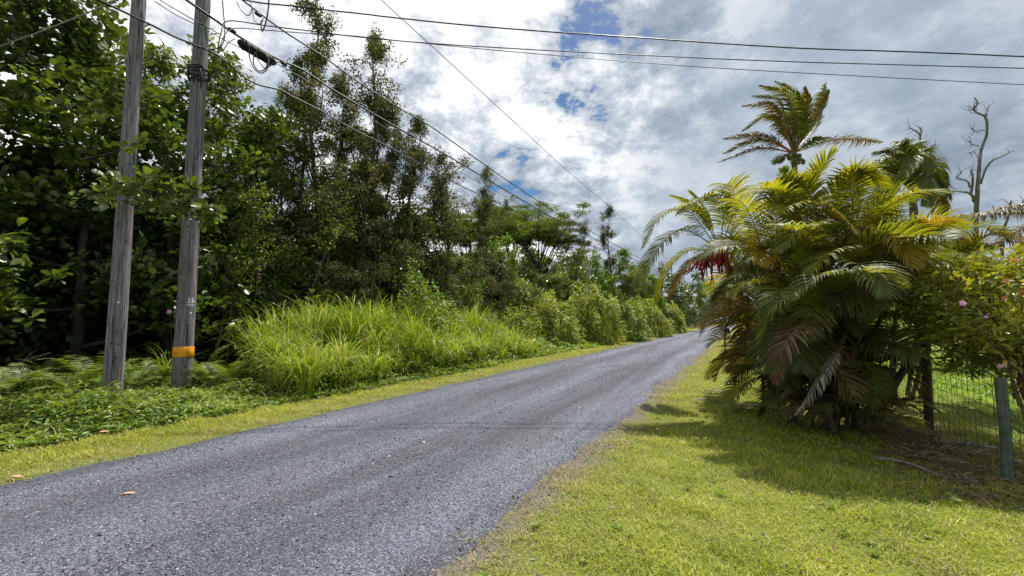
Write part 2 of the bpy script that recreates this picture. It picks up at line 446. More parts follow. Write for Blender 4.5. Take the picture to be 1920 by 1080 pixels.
M['road'] = surf_mat('crushed_gravel_road', road_f, .85, (.8, .012), .25)
m, nt = new_mat('gravel_stone')
g = nd(nt, 'ShaderNodeNewGeometry')
c = ramp(nt, g.outputs['Random Per Island'], [(0, (.028, .029, .036)), (.5, (.085, .088, .102)), (.82, (.16, .165, .185)), (.95, (.34, .34, .35)), (1, (.48, .47, .46))])
p = nd(nt, 'ShaderNodeBsdfPrincipled', _Roughness=.75); nt.links.new(c, p.inputs['Base Color'])
o = nd(nt, 'ShaderNodeOutputMaterial'); nt.links.new(p.outputs[0], o.inputs[0])
M['stone'] = m

# ------------------------------------------------------------------ camera, sun, sky
cam = bpy.data.cameras.new('camera'); co = bpy.data.objects.new('camera', cam); COL.objects.link(co)
cam.sensor_width = 36; cam.lens = 36 * F / 1920
cam.clip_start = .05; cam.clip_end = 3000
co.location = (0, 0, CAMH); co.rotation_euler = (PI / 2 + PITCH, 0, 0)
SC.camera = co

SUN_EL, SUN_AZ = R(62), R(33)
sun = bpy.data.lights.new('sun', 'SUN'); so = bpy.data.objects.new('sun', sun); COL.objects.link(so)
sun.energy = 3.9; sun.angle = R(.8); sun.color = (1, .96, .88)
so.location = (30, 20, 40)
so.rotation_euler = (PI / 2 - SUN_EL, 0, PI - SUN_AZ)

w = bpy.data.worlds.new('World'); SC.world = w; w.use_nodes = True
nt = w.node_tree; nt.nodes.clear()
sky = nd(nt, 'ShaderNodeTexSky'); sky.sky_type = 'NISHITA'; sky.sun_disc = False
sky.sun_elevation = SUN_EL; sky.sun_rotation = SUN_AZ
tc = nd(nt, 'ShaderNodeTexCoord')
sp = nd(nt, 'ShaderNodeSeparateXYZ'); nt.links.new(tc.outputs['Generated'], sp.inputs[0])
zc = mth(nt, 'ADD', mth(nt, 'MAXIMUM', sp.outputs[2], 0), .34)
cx = mth(nt, 'DIVIDE', sp.outputs[0], zc); cy = mth(nt, 'DIVIDE', sp.outputs[1], zc)
cb = nd(nt, 'ShaderNodeCombineXYZ'); nt.links.new(cx, cb.inputs[0]); nt.links.new(cy, cb.inputs[1])
cb.inputs[2].default_value = 1.7
pv = cb.outputs[0]
big = noise(nt, pv, 1.7, 8, .55, .25)
mid = noise(nt, pv, 4.8, 14, .68, .1)
soft = noise(nt, pv, 1.3, 4, .5, .2)
side = smooth(nt, cx, .18, .62)                    # to the south-east the deck closes and smooths out
puff = mth(nt, 'ADD', mth(nt, 'MULTIPLY', big, .38), mth(nt, 'MULTIPLY', mid, .62))
# a ragged break in the cloud ahead, high up
gx = mth(nt, 'SUBTRACT', cx, .12); gy = mth(nt, 'SUBTRACT', cy, 1.05)
gd = mth(nt, 'SQRT', mth(nt, 'ADD', mth(nt, 'MULTIPLY', gx, gx), mth(nt, 'MULTIPLY', mth(nt, 'MULTIPLY', gy, gy), .5)))
gap = mth(nt, 'SUBTRACT', 1, smooth(nt, gd, .05, .60))
cov = mth(nt, 'SUBTRACT', mth(nt, 'ADD', puff, mth(nt, 'ADD', mth(nt, 'MULTIPLY', side, .2), .06)), mth(nt, 'MULTIPLY', gap, .105))
alpha = smooth(nt, cov, .395, .435)
# brightness of the cloud: thick bases grey, thin edges white
br = ramp(nt, mth(nt, 'ADD', mth(nt, 'MULTIPLY', mid, .6), mth(nt, 'MULTIPLY', big, .4)), [(.40, (.28, .35, .45)), (.455, (.45, .52, .62)), (.50, (.72, .78, .85)), (.54, (1.08, 1.10, 1.10)), (.62, (1.24, 1.24, 1.22))])
br2 = ramp(nt, mth(nt, 'ADD', mth(nt, 'MULTIPLY', soft, .75), mth(nt, 'MULTIPLY', mid, .25)), [(.34, (.27, .34, .44)), (.46, (.37, .45, .56)), (.56, (.52, .60, .70)), (.68, (.86, .90, .94))])
cl = mixc(nt, mth(nt, 'MULTIPLY', side, .78), br, br2)
hsv = nd(nt, 'ShaderNodeHueSaturation', _Saturation=1.45); nt.links.new(sky.outputs[0], hsv.inputs['Color'])
b1 = nd(nt, 'ShaderNodeBackground', _Strength=.05); nt.links.new(hsv.outputs[0], b1.inputs[0])
b2 = nd(nt, 'ShaderNodeBackground', _Strength=.545); nt.links.new(cl, b2.inputs[0])
mx = nd(nt, 'ShaderNodeMixShader'); nt.links.new(alpha, mx.inputs[0])
nt.links.new(b1.outputs[0], mx.inputs[1]); nt.links.new(b2.outputs[0], mx.inputs[2])
o = nd(nt, 'ShaderNodeOutputWorld'); nt.links.new(mx.outputs[0], o.inputs[0])

SC.view_settings.view_transform = 'Standard'; SC.view_settings.look = 'None'
SC.view_settings.exposure = 0.85; SC.view_settings.gamma = 1.0
SC.cycles.max_bounces = 7; SC.cycles.diffuse_bounces = 3; SC.cycles.glossy_bounces = 2
SC.cycles.transmission_bounces = 4; SC.cycles.use_denoising = True
SC.cycles.sample_clamp_indirect = 6

# ------------------------------------------------------------------ ground, road, gravel, lawn (local axes: x = r, y = s)
RL, RR = -6.53, -1.69


def edge_l(s): return RL + .12 * wav(s, 0, .9, 1) + .08 * wav(s, 3, 3.1, 2) + .04 * wav(s, 1, 9, 5)
def edge_r(s): return RR + .10 * wav(s, 9, .8, 3) + .09 * wav(s, 5, 2.7, 4) + .05 * wav(s, 2, 8.5, 6)


def sheet(name, rv, sv, zf, mat):
    Rg, Sg = np.meshgrid(rv, sv)
    V = np.stack([Rg, Sg, zf(Rg, Sg)], -1).reshape(-1, 3)
    nr = len(rv); i = np.arange(len(V)).reshape(len(sv), nr)
    mb = MB(); mb.add(V, np.stack([i[:-1, :-1], i[:-1, 1:], i[1:, 1:], i[1:, :-1]], -1).reshape(-1, 4))
    return mb.build(name, mat, smooth=True, rotz=-TH)


rv = np.concatenate([[-900, -300, -120, -60], np.linspace(-40, 30, 141), [60, 120, 300, 900]])
sv = np.concatenate([[-900, -200, -60], np.linspace(-20, 40, 121), np.linspace(45, 150, 22), [250, 500, 1200]])


def gz(r, s):
    nearroad = np.clip((np.abs(r + 4.14) - 2.6) / 2.0, 0, 1)
    return nearroad * (.025 * wav(r, s, 1.3, 5) + .02 * wav(r, s, .5, 6)) * (np.abs(s) < 60)


tag(sheet('ground', rv, sv, gz, M['ground']), kind='structure')

sv2 = np.concatenate([np.linspace(-20, 30, 301), np.linspace(30.5, 260, 160)])
uu = np.linspace(0, 1, 25)
El, Er = edge_l(sv2), edge_r(sv2)
Rg = El[:, None] + (Er - El)[:, None] * uu[None]
Zg = .012 + .05 * (1 - (2 * uu[None] - 1) ** 2) + .006 * wav(Rg, sv2[:, None], 2.0, 1) - .012 * np.exp(-((uu[None] - .28) / .08) ** 2) - .012 * np.exp(-((uu[None] - .72) / .08) ** 2)
V = np.stack([Rg, sv2[:, None] + 0 * Rg, Zg], -1)
V[:, 0, 2] = -.02; V[:, -1, 2] = -.02
i = np.arange(V.size // 3).reshape(len(sv2), 25)
mb = MB(); mb.add(V.reshape(-1, 3), np.stack([i[:-1, :-1], i[:-1, 1:], i[1:, 1:], i[1:, :-1]], -1).reshape(-1, 4))
tag(mb.build('road', M['road'], smooth=True, rotz=-TH), kind='structure')


def roadz(r, s):
    u = np.clip((r - RL) / (RR - RL), 0, 1)
    return np.where((r > RL) & (r < RR), .012 + .05 * (1 - (2 * u - 1) ** 2) + .006 * wav(r, s, 2, 1) - .012 * np.exp(-((u - .28) / .08) ** 2) - .012 * np.exp(-((u - .72) / .08) ** 2), 0.0)


def scatter(r0, r1, dens, s0=-6, s1=70, margin=260, dmin=1.2):
    """random (r, s, distance) spots seen by the camera, density dens(distance) per square metre"""
    out = []
    e = [s0]
    while e[-1] < s1: e.append(e[-1] + max(.5, .12 * abs(e[-1])))
    for a, b in zip(e[:-1], e[1:]):
        # nearest distance of the cell
        dm = max(1.0, min(abs(a), abs(b)) * .9 if a * b > 0 else 1.0)
        dmax = dens(dm)
        n = int(dmax * (r1 - r0) * (b - a))
        if n <= 0: continue
        r = rng.uniform(r0, r1, n); s = rng.uniform(a, b, n)
        X = r * CT + s * ST; Y = -r * ST + s * CT
        d = np.hypot(X, Y)
        k = (Y > dmin) & (rng.uniform(0, 1, n) < dens(d) / dmax)
        px = 960 + F * X / np.maximum(Y, .1)
        k &= (px > -margin) & (px < 1920 + margin)
        out.append(np.stack([r[k], s[k], d[k]], -1))
    return np.concatenate(out)


# stones lying loose on the road and along its edges
q = scatter(-7.1, -.9, lambda d: np.minimum(2900, 2900 * (4.0 / np.maximum(d, .5)) ** 2.0), -3, 26)
u = (q[:, 0] - RL) / (RR - RL)
keep = rng.uniform(0, 1, len(q)) < np.clip(.35 + .65 * np.abs(np.sin(2.2 * PI * (u + .04))) + .3 * wav(q[:, 0], q[:, 1], 1.2, 3), .1, 1)
out_ = np.maximum(edge_l(q[:, 1]) - q[:, 0], q[:, 0] - edge_r(q[:, 1]))
keep &= (out_ < 0) | (rng.uniform(0, 1, len(q)) < np.exp(-out_ / .34))
q = q[keep]; n = len(q)
sz = rng.lognormal(-5.5, .45, n) * np.maximum(1, q[:, 2] / 6) ** .5
OCT = np.array([[1, 0, 0], [-1, 0, 0], [0, 1, 0], [0, -1, 0], [0, 0, 1], [0, 0, -1.0]])
OF = np.array([[0, 2, 4], [2, 1, 4], [1, 3, 4], [3, 0, 4], [2, 0, 5], [1, 2, 5], [3, 1, 5], [0, 3, 5]])
Vs = OCT[None] * (1 + rng.uniform(-.35, .35, (n, 6, 1)))
A = norm(rng.normal(0, 1, (n, 3))); B = norm(np.cross(A, rng.normal(0, 1, (n, 3)))); N_ = np.cross(A, B)
Vs = (Vs[..., 0:1] * A[:, None] * 1.15 + Vs[..., 1:2] * B[:, None] + Vs[..., 2:3] * N_[:, None] * .8) * sz[:, None, None]
Vs[..., 2] *= .75
Vs += np.stack([q[:, 0], q[:, 1], roadz(q[:, 0], q[:, 1]) + sz * .25], -1)[:, None]
mb = MB(); mb.add(Vs.reshape(-1, 3), (OF[None] + (np.arange(n) * 6)[:, None, None]).reshape(-1, 3))
tag(mb.build('loose_gravel', M['stone'], rotz=-TH), 'loose grey crushed stone lying on the road and its edges', 'gravel', kind='stuff')


def lawn(name, r0, r1, edge_fn, label, hscale=1.15, s0=-4, s1=75, dens0=5600, dscale=3.4):
    q = scatter(r0, r1, lambda d: np.clip(dens0 * (dscale / np.maximum(d, .5)) ** 1.7, 60, dens0), s0, s1)
    r, s, d = q.T
    into = edge_fn(r, s)                        # metres inside the lawn, negative outside
    pr = np.clip(.38 + into / .7 + .75 * wav(r, s, 5.0, 2), 0, 1)
    k = rng.uniform(0, 1, len(q)) < pr
    bare = np.clip((r - 1.5) / .5, 0, 1) * np.clip((2.8 - r) / .4, 0, 1) * np.clip((s - 5.4) / 1.2, 0, 1)
    k &= rng.uniform(0, 1, len(q)) < np.clip(.95 + .9 * wav(r, s, 6.0, 5), .25, 1)
    k &= rng.uniform(0, 1, len(q)) > .60 * bare * np.clip(.8 + .6 * wav(r, s, 2, 4), 0, 1)
    r, s, d, into = r[k], s[k], d[k], into[k]; n = len(r)
    P = np.stack([r, s, gz(r, s) - .004], -1)
    grow_ = np.maximum(1, d / 5)
    h = rng.uniform(.022, .062, n) * np.clip(1 + .45 * wav(r, s, 1.6, 3) + .45 * wav(r, s, 7.0, 2), .35, 2.0) * hscale * grow_ ** .25
    wd = rng.uniform(.0040, .0090, n) * grow_ ** .85
    pd = np.clip(.10 + .85 * np.exp(-np.maximum(into, 0) / .42) + .45 * np.clip(wav(r, s, 1.6, 6) * wav(r, s, 5.5, 1) * 2 + .1, 0, 1) + .25 * (bare[k] > .3), 0, .85)
    dry = rng.uniform(0, 1, n) < pd
    mb = MB()
    for mi, sel in ((0, ~dry), (1, dry)):
        kk = sel.sum()
        hh = h[sel] * (1 if mi == 0 else .8)
        blades(mb, P[sel], hh, wd[sel], rng.uniform(.3, 1.5, kk), rng.uniform(0, 2 * PI, kk), rng.uniform(0, .45, kk), 2, mi)
    return tag(mb.build(name, [M['lawn'], M['straw']], rotz=-TH), label, 'grass', kind='stuff')


lawn('lawn_grass', -2.1, 3.1, lambda r, s: r - edge_r(s) - .05 + .16 * wav(r * 0, s, 2.2, 5), 'mown yellow green lawn between gravel road and palms')
lawn('verge_grass', -8.1, -6.3, lambda r, s: np.minimum(edge_l(s) - .08 - r, (r + 8.0) * 1.0 + .15), 'narrow mown grass strip along the far road edge', 1.15, -6, 90, 5200, 5.5)

# broad leaved weeds, clover and scraps of dead leaf in the lawn
mb = MB(); q = scatter(-1.5, 2.2, lambda d: np.clip(5 * (4 / d) ** .8, .6, 5), -1, 25)
for r_, s_, d_ in q:
    if wav(r_, s_, .9, 2) < -.1: continue
    k_ = int(rng.integers(5, 9)); a_ = rng.uniform(0, 6.28) + np.arange(k_) * 2 * PI / k_
    inst(mb, T_OVAL, np.tile([r_, s_, .02], (k_, 1)), np.stack([np.cos(a_), np.sin(a_), rng.uniform(.1, .7, k_)], -1), np.tile([0, 0, 1.0], (k_, 1)), rng.uniform(.03, .07), rng.uniform(.014, .03), 0)
q = scatter(-1.7, 2.4, lambda d: np.clip(26 * (4 / d) ** 1.2, 1, 26), -1, 16); n = len(q)
inst(mb, T_OVAL, np.stack([q[:, 0], q[:, 1], rng.uniform(.02, .045, n)], -1), np.stack([rng.normal(0, 1, n), rng.normal(0, 1, n), rng.normal(0, .3, n)], -1), np.tile([0, 0, 1.0], (n, 1)) + rng.normal(0, .4, (n, 3)), rng.uniform(.015, .05, n), rng.uniform(.008, .02, n), 1)
tag(mb.build('lawn_weeds', [M['weeds'], M['dry']], rotz=-TH), 'small broad leaved weeds and dead leaf scraps dotted through the lawn', 'weeds', kind='stuff')

# grass field beyond the fence
q = scatter(2.7, 16, lambda d: np.clip(900 * (5 / d) ** 1.4, 25, 900), -2, 45, 700)
r, s, d = q.T; n = len(r)
k = rng.uniform(0, 1, n) < np.clip((r - 2.5) / 1.6 + .3 * wav(r, s, 1.7, 2), .05, 1)
r, s, d = r[k], s[k], d[k]; n = len(r)
hh = rng.uniform(.10, .30, n) * np.clip((r - 2.2) / 2.2, .25, 1) * (1 + .4 * wav(r, s, .8, 1))
mb = MB()
blades(mb, np.stack([r, s, gz(r, s)], -1), hh, rng.uniform(.008, .016, n) * np.maximum(1, d / 8) ** .6, rng.uniform(.4, 1.5, n), rng.uniform(0, 6.28, n), rng.uniform(.1, .6, n), 3)
tag(mb.build('field_grass', M['field'], rotz=-TH), 'bright green long grass in the paddock behind the wire fence', 'grass', kind='stuff')

# creeping vines on the near left bank, weeds farther along
def cover(name, r0, r1, s0, s1, mat, tm, dens, L, hmax, label, cat, wr=.75, front=-7.75, mat2='weeds'):
    q = scatter(r0, r1, dens, s0, s1)
    r, s, d = q.T; n = len(r)
    inn = front + .25 * wav(s, 0 * s, 1.1, 2) - r
    k = inn > 0
    r, s, d, inn = r[k], s[k], d[k], inn[k]; n = len(r)
    ht = hmax * np.clip(inn / .9, .12, 1) * np.clip(.62 + .6 * wav(r, s, 1.7, 1) + .5 * wav(r, s, 4.8, 4), .10, 1.7)
    for (pr_, ps_) in ((-10.36, 3.72), (-10.45, 4.85)):
        ht = ht * (1 - .5 * np.exp(-((r - pr_ - .5) ** 2 + (s - ps_) ** 2) / .9))
    z = np.maximum(.03, ht * (1 - rng.uniform(0, 1, n) ** 2 * .8))
    P = np.stack([r, s, z], -1)
    az = rng.uniform(0, 6.28, n)
    A = np.stack([np.cos(az), np.sin(az), rng.normal(0, .35, n)], -1)
    N = np.stack([rng.normal(0, .4, n), rng.normal(0, .4, n), np.ones(n)], -1)
    l = L * rng.uniform(.6, 1.4, n) * np.maximum(1, d / 10) ** .6
    mb = MB(); kind_ = rng.uniform(0, 1, n) + .35 * wav(r, s, 1.2, 6)
    ka, kb, kc = kind_ < .62, (kind_ >= .62) & (kind_ < .86), kind_ >= .86
    inst(mb, tm, P[ka], A[ka], N[ka], l[ka], l[ka] * wr)
    inst(mb, T_LANCE, P[kb] + [0, 0, .04], A[kb] + [0, 0, .3], N[kb], l[kb] * 1.7, l[kb] * .5, 1)
    inst(mb, T_OVAL, P[kc], A[kc], N[kc], l[kc] * .55, l[kc] * .45, 1)
    m2 = np.arange(0, n, 16)
    blades(mb, np.stack([r[m2], s[m2], 0 * m2], -1), z[m2] * rng.uniform(1, 1.9, len(m2)) + .08, .011, rng.uniform(.2, .9, len(m2)), rng.uniform(0, 6.28, len(m2)), .35, 5, 1, (2.0, 4))
    m3 = np.arange(5, n, 90)
    blades(mb, np.stack([r[m3], s[m3], z[m3] * .5], -1), rng.uniform(.15, .5, len(m3)), .010, rng.uniform(.5, 1.6, len(m3)), rng.uniform(0, 6.28, len(m3)), .4, 4, 2)
    return tag(mb.build(name, [mat, M[mat2], M['straw']], rotz=-TH), label, cat, kind='stuff')


cover('creeping_vines', -13.2, -7.5, -3.5, 10.5, M['vines'], T_OVAL, lambda d: np.clip(2400 * (8 / d) ** 1.2, 100, 2400), .058, .46, 'low leafy vines carpeting the bank around the poles', 'ground cover')
cover('verge_weeds', -13.0, -7.6, 9.5, 75, M['weeds'], T_DIA, lambda d: np.clip(900 * (12 / d) ** 1.4, 30, 900), .10, .55, 'yellow green weeds along the far verge past the tall grass', 'ground cover', .5)
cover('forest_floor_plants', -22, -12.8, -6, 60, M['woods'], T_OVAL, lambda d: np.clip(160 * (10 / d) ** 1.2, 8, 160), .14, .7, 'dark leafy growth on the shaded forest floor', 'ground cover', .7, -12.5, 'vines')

# ------------------------------------------------------------------ utility poles and their lines
def hermite(P, n=12):
    P = np.asarray(P, float)
    if len(P) < 3:
        t = np.linspace(0, 1, n)[:, None]; return P[0] * (1 - t) + P[-1] * t
    Tn = np.gradient(P, axis=0); out = []
    sg = np.linalg.norm(np.diff(P, axis=0), axis=1); lim = np.minimum(np.r_[sg, sg[-1]], np.r_[sg[0], sg])
    Tn = Tn / np.maximum(np.linalg.norm(Tn, axis=1, keepdims=True), 1e-9) * np.minimum(np.linalg.norm(Tn, axis=1), lim)[:, None]
    for a in range(len(P) - 1):
        t = np.linspace(0, 1, n, endpoint=False)[:, None]
        h00 = 2 * t**3 - 3 * t**2 + 1; h10 = t**3 - 2 * t**2 + t; h01 = -2 * t**3 + 3 * t**2; h11 = t**3 - t**2
        out.append(h00 * P[a] + h10 * Tn[a] + h01 * P[a + 1] + h11 * Tn[a + 1])
    return np.concatenate(out + [P[-1:]])


PR = -10.4                                   # the line of poles, metres from the camera across the road


def pole(px, d, r0, r1, H, label):
    p = base(px, d)
    t = thing('utility_pole', p, label, 'utility pole', 'wooden utility poles by the road')
    zz = np.linspace(-.2, H, 40)
    mb = MB()
    n = 28; a = np.arange(n) * 2 * PI / n
    rad = r0 + (r1 - r0) * np.clip(zz / H, 0, 1)
    rr = rad[:, None] * (1 + .012 * wav(np.cos(a)[None] * 2, np.sin(a)[None] * 2 + zz[:, None] * .12, 1.6, 2) - .02 * np.exp(-((a[None] - 4.9 - .08 * np.sin(zz[:, None] * .7)) / .07) ** 2))
    V = np.stack([rr * np.cos(a)[None] , rr * np.sin(a)[None], zz[:, None] + 0 * rr], -1)
    V[..., 0] += .01 * wav(zz, zz * 0, .5, 3)[:, None]
    idx = np.arange(40 * n).reshape(40, n)
    mb.add(V.reshape(-1, 3), [np.stack([idx[:-1], np.roll(idx, -1, 1)[:-1], np.roll(idx, -1, 1)[1:], idx[1:]], -1).reshape(-1, 4), idx[-1][None]])
    mb.build('pole_shaft', M['pole'], t, smooth=True)
    return t, p


def pole_rad(r0, r1, H, z): return r0 + (r1 - r0) * z / H


def bolts(t, r0, r1, H, spots, ang0):
    for dx, z in spots:                      # nail heads and bolt holes: small discs on the shaft
        rr = pole_rad(r0, r1, H, z); a = ang0 + dx / rr
        mb = MB(); c = np.array([math.cos(a) * (rr + .002), math.sin(a) * (rr + .002), z]); u = np.array([math.cos(a), math.sin(a), 0])
        tube(mb, [c - u * .012, c + u * .007], .017, 8)
        mb.build('bolt', M['black'], t)


A1 = (222, 8.15, .152, .098, 11.5)
A2 = (349, 9.2, .178, .125, 12.5)
t1, p1 = pole(*A1, 'bare weathered wooden pole, left of the pole with the orange band')
t2, p2 = pole(*A2, 'weathered wooden pole with an orange band and a white number near its foot')
f1 = math.atan2(-p1[1], -p1[0]); f2 = math.atan2(-p2[1], -p2[0])       # the side that faces the road
bolts(t1, *A1[2:], [(.03, 1.15), (-.06, 1.17), (.01, .9), (-.02, .82), (.05, 3.1), (.03, 4.6), (-.05, 6.2)], f1)
bolts(t2, *A2[2:], [(.04, .62), (.05, 1.4), (.06, 1.48), (-.05, 3.6), (.02, 5.1), (.06, 6.9), (-.03, 7.6)], f2)
mb = MB(); c = np.array([math.cos(f1) * .152, math.sin(f1) * .152, 1.93]); tube(mb, [c, c + np.array([math.cos(f1), math.sin(f1), 0]) * .006], .018, 8)
mb.build('tag', M['tagwhite'], t1)


def on_pole(mb, r0, r1, H, ang0, quads, lift=.004, m=0):
    """flat patches wrapped on the pole: quads of (u, z) in metres from the facing line"""
    for (u0, z0, u1, z1) in quads:
        k = 6; us = np.linspace(u0, u1, k); V = []
        for z in (z0, z1):
            rr = pole_rad(r0, r1, H, z)
            V += [[math.cos(ang0 + u / rr) * (rr + lift), math.sin(ang0 + u / rr) * (rr + lift), z] for u in us]
        i = np.arange(2 * k).reshape(2, k)
        mb.add(V, np.stack([i[0, :-1], i[0, 1:], i[1, 1:], i[1, :-1]], -1), m)


# orange band with its overlapping seam
mb = MB()
zz = [.83, .835, 1.035, 1.04]; n = 40; V = []
for z, lf in zip(zz, (.004, .008, .008, .004)):
    rr = pole_rad(*A2[2:], z) + lf + .006
    V.append(np.stack([rr * np.cos(np.arange(n) * 2 * PI / n), rr * np.sin(np.arange(n) * 2 * PI / n), np.full(n, z)], -1))
i = np.arange(4 * n).reshape(4, n)
mb.add(np.concatenate(V), np.stack([i[:-1], np.roll(i, -1, 1)[:-1], np.roll(i, -1, 1)[1:], i[1:]], -1).reshape(-1, 4))
bd = mb.build('marker_band', M['band'], t2, smooth=True)
mb = MB(); on_pole(mb, *A2[2:], f2, [(.055, .835, .062, 1.035)], .0155); mb.build('seam', M['black'], bd)
# number 16, a bar below it and a small square tag
mb = MB(); zb = 1.96; o = .04; hgt = .115; st = .016
one = [(o, zb, o + st, zb + hgt), (o - .022, zb, o, zb + st), (o + st, zb, o + st + .022, zb + st), (o - .02, zb + hgt - .036, o, zb + hgt - .018)]
x = o + .055
six = [(x, zb + .016, x + st, zb + hgt - .016), (x + st, zb, x + .044, zb + st), (x + st, zb + hgt - st, x + .044, zb + hgt), (x + st, zb + .056, x + .044, zb + .056 + st), (x + .044, zb + .014, x + .044 + st, zb + .06)]
on_pole(mb, *A2[2:], f2, one + six); mb.build('number', M['tagwhite'], t2)
mb = MB(); on_pole(mb, *A2[2:], f2, [(o - .03, 1.91, o + .115, 1.926)]); mb.build('bar', M['tagwhite'], t2)
mb = MB(); on_pole(mb, *A2[2:], f2, [(o + .03, 1.735, o + .072, 1.77)]); mb.build('tag', M['tagwhite'], t2)

# far pole at the next span, among the trees
t3 = thing('utility_pole', rs(PR, 78), 'far utility pole down the road half lost among treetops', 'utility pole', 'wooden utility poles by the road')
mb = MB(); tube(mb, [[0, 0, -.2], [0, 0, 6], [0, 0, 11.6]], [.17, .14, .11], 12); mb.build('pole_shaft', M['pole'], t3, smooth=True)


def wire(name, pts, rad, label, cat, mat='cable', n=8, sides=6, twist=0):
    P = hermite(pts, n)
    if twist:
        P = P + np.stack([0 * P[:, 0], 0 * P[:, 0], twist * wav(np.arange(len(P)), 0, .9, 2)], -1)
    c = P[len(P) // 2].copy(); c = P[0]
    mb = MB(); tube(mb, P, rad, sides)
    o = mb.build(name, M[mat], smooth=True, loc=c)
    return tag(o, label, cat, 'overhead lines')


def run(pix, r=PR, near_s=None, far=None):
    P = [on_r(x, y, r) for x, y in pix]
    if near_s is not None:                    # carry on overhead, past the camera
        d = P[0] - P[1]; ds = (P[0][0] * ST + P[0][1] * CT) - near_s
        dd = d[0] * ST + d[1] * CT
        P = [P[0] - d / dd * ds * 1.0] + P
    if far is not None: P = P + [far]
    return P


e1, e2, e3 = rs(PR, 78, 11.3), rs(PR, 78, 9.2), rs(PR, 78, 8.4)
wire('power_line', run([(715, 0), (830, 105), (960, 225), (1060, 317), (1160, 403)], PR, -12, e1), .016, 'thin uppermost power line running along the road to the vanishing treetops', 'power line', 'wire')
wire('phone_cable', run([(455, 0), (526, 54), (607, 107), (674, 155), (744, 200), (818, 244), (955, 341), (1050, 402)], PR, -12, e2), .022, 'dark cable running down the road from the top of the banded pole', 'cable')
wire('phone_cable', run([(400, 35), (446, 67), (518, 109), (567, 131), (622, 167), (670, 196), (741, 237), (841, 293), (933, 348), (1040, 410)], PR + .15, -12, e3 + [0, 0, .3]), .026, 'thick cable along the road that carries the black splice case', 'cable')
wire('phone_cable', run([(185, 0), (280, 45), (330, 70), (407, 103), (455, 143), (485, 159), (526, 169), (548, 181), (600, 207), (659, 241), (718, 270), (774, 300), (855, 344), (955, 391), (1060, 440)], PR + .22, -12, e3), .02, 'lowest cable along the road, dipping just beyond the banded pole', 'cable')
wire('drop_wire', run([(290, 2), (330, 28), (385, 55), (430, 80), (515, 118), (563, 144), (700, 226), (837, 307), (896, 341), (1000, 396)], PR + .1, None, e3 + [0, 0, .1]), .009, 'thin grey wire strung between the two thicker cables', 'wire', 'wire')
wire('drop_wire', run([(300, 0), (340, 24), (415, 66)], PR + .05, -12), .010, 'short thin wire arriving at the banded pole from above the road', 'wire', 'wire')
# service drops over the road to the right
Q = lambda l: [at(*a) for a in l]
wire('service_cable', Q([(300, -60, 9.4), (459, 0, 10.2), (548, 11, 10.4), (659, 24, 10.5), (755, 35, 10.6), (960, 54, 10.6), (1240, 74, 10.7), (1479, 89, 10.8), (1719, 98, 10.8), (1920, 106, 10.9), (2300, 118, 11)]), .016, 'thick twisted service cable crossing the sky, topmost of three', 'cable', 'cable', 10, 6, .008)
wire('service_cable', Q([(408, 92, 9.15), (415, 60, 9.3), (430, 39, 9.6), (511, 50, 9.9), (589, 59, 10), (681, 70, 10.2), (800, 81, 10.4), (1000, 93, 10.6), (1431, 114, 10.8), (1920, 128, 11), (2300, 137, 11)]), .012, 'service cable crossing the sky, middle one of three', 'cable', 'cable', 10, 6, .004)
wire('service_cable', Q([(408, 98, 9.15), (425, 60, 9.4), (452, 53, 9.7), (555, 61, 9.9), (659, 67, 10.1), (755, 77, 10.3), (960, 97, 10.5), (1335, 127, 10.8), (1920, 159, 11), (2300, 178, 11)]), .009, 'thin service wire crossing the sky, lowest of three', 'wire', 'wire', 10)
wire('guy_wire', Q([(-120, 130, 9.0), (55, 67, 9.2), (130, 38, 9.3), (220, 0, 9.4), (330, -50, 9.5)]), .014, 'pale grey guy wire slanting across the sky behind the left tree', 'wire', 'metal')

# splice case under the thick cable
P = [on_r(x, y, PR + .15) for x, y in ((447, 70), (517, 112))]
P = np.array(P) - [0, 0, .10]
t = np.linspace(0, 1, 14)[:, None]
L = P[0] * (1 - t) + P[1] * t
sp_ = thing('splice_case', L[0], 'black cylindrical splice case hanging under the thick cable', 'splice case')
mb = MB(); tube(mb, L - L[0], [.05, .10, .115, .115, .12, .115, .115, .12, .115, .115, .12, .115, .10, .05], 14); mb.build('case', M['black'], sp_, smooth=False)
mb = MB(); tube(mb, [L[1] - L[0] + [0, 0, .12], L[-2] - L[0] + [0, 0, .12]], .02, 6); mb.build('hanger_bar', M['metal'], sp_)
for q_ in (2, 6, 11):
    mb = MB(); tube(mb, [L[q_] - L[0] - (L[1] - L[0]) * .12, L[q_] - L[0] + (L[1] - L[0]) * .12], .128, 14); mb.build('strap', M['black'], sp_)
for nm, px, py, off in (('left', 435, 57, .15), ('mid', 532, 119, .15), ('up', 484, 27, 0)):
    c = on_r(px, py, PR + off); d = norm(on_r(px + 14, py + 9, PR + off) - c)
    mb = MB(); tube(mb, [c - d * .09, c - d * .05, c + d * .05, c + d * .09], [.02, .045, .045, .02], 8)
    tag(mb.build('cable_clamp', M['black'], loc=c), {'left': 'small dark clamp on the thick cable just before the splice case', 'mid': 'small dark clamp on the thick cable just past the splice case', 'up': 'small dark clamp on the upper cable above the splice case'}[nm], 'clamp', 'cable clamps')


def loop(name, pix, d, rad, label, mat='wire'):
    P = hermite([at(x, y, d + .06 * math.sin(i_ * 1.3)) for i_, (x, y) in enumerate(pix)], 10)
    mb = MB(); tube(mb, P, rad, 5)
    return tag(mb.build(name, M[mat], smooth=True, loc=P[0]), label, 'cable loop', 'slack cable loops')


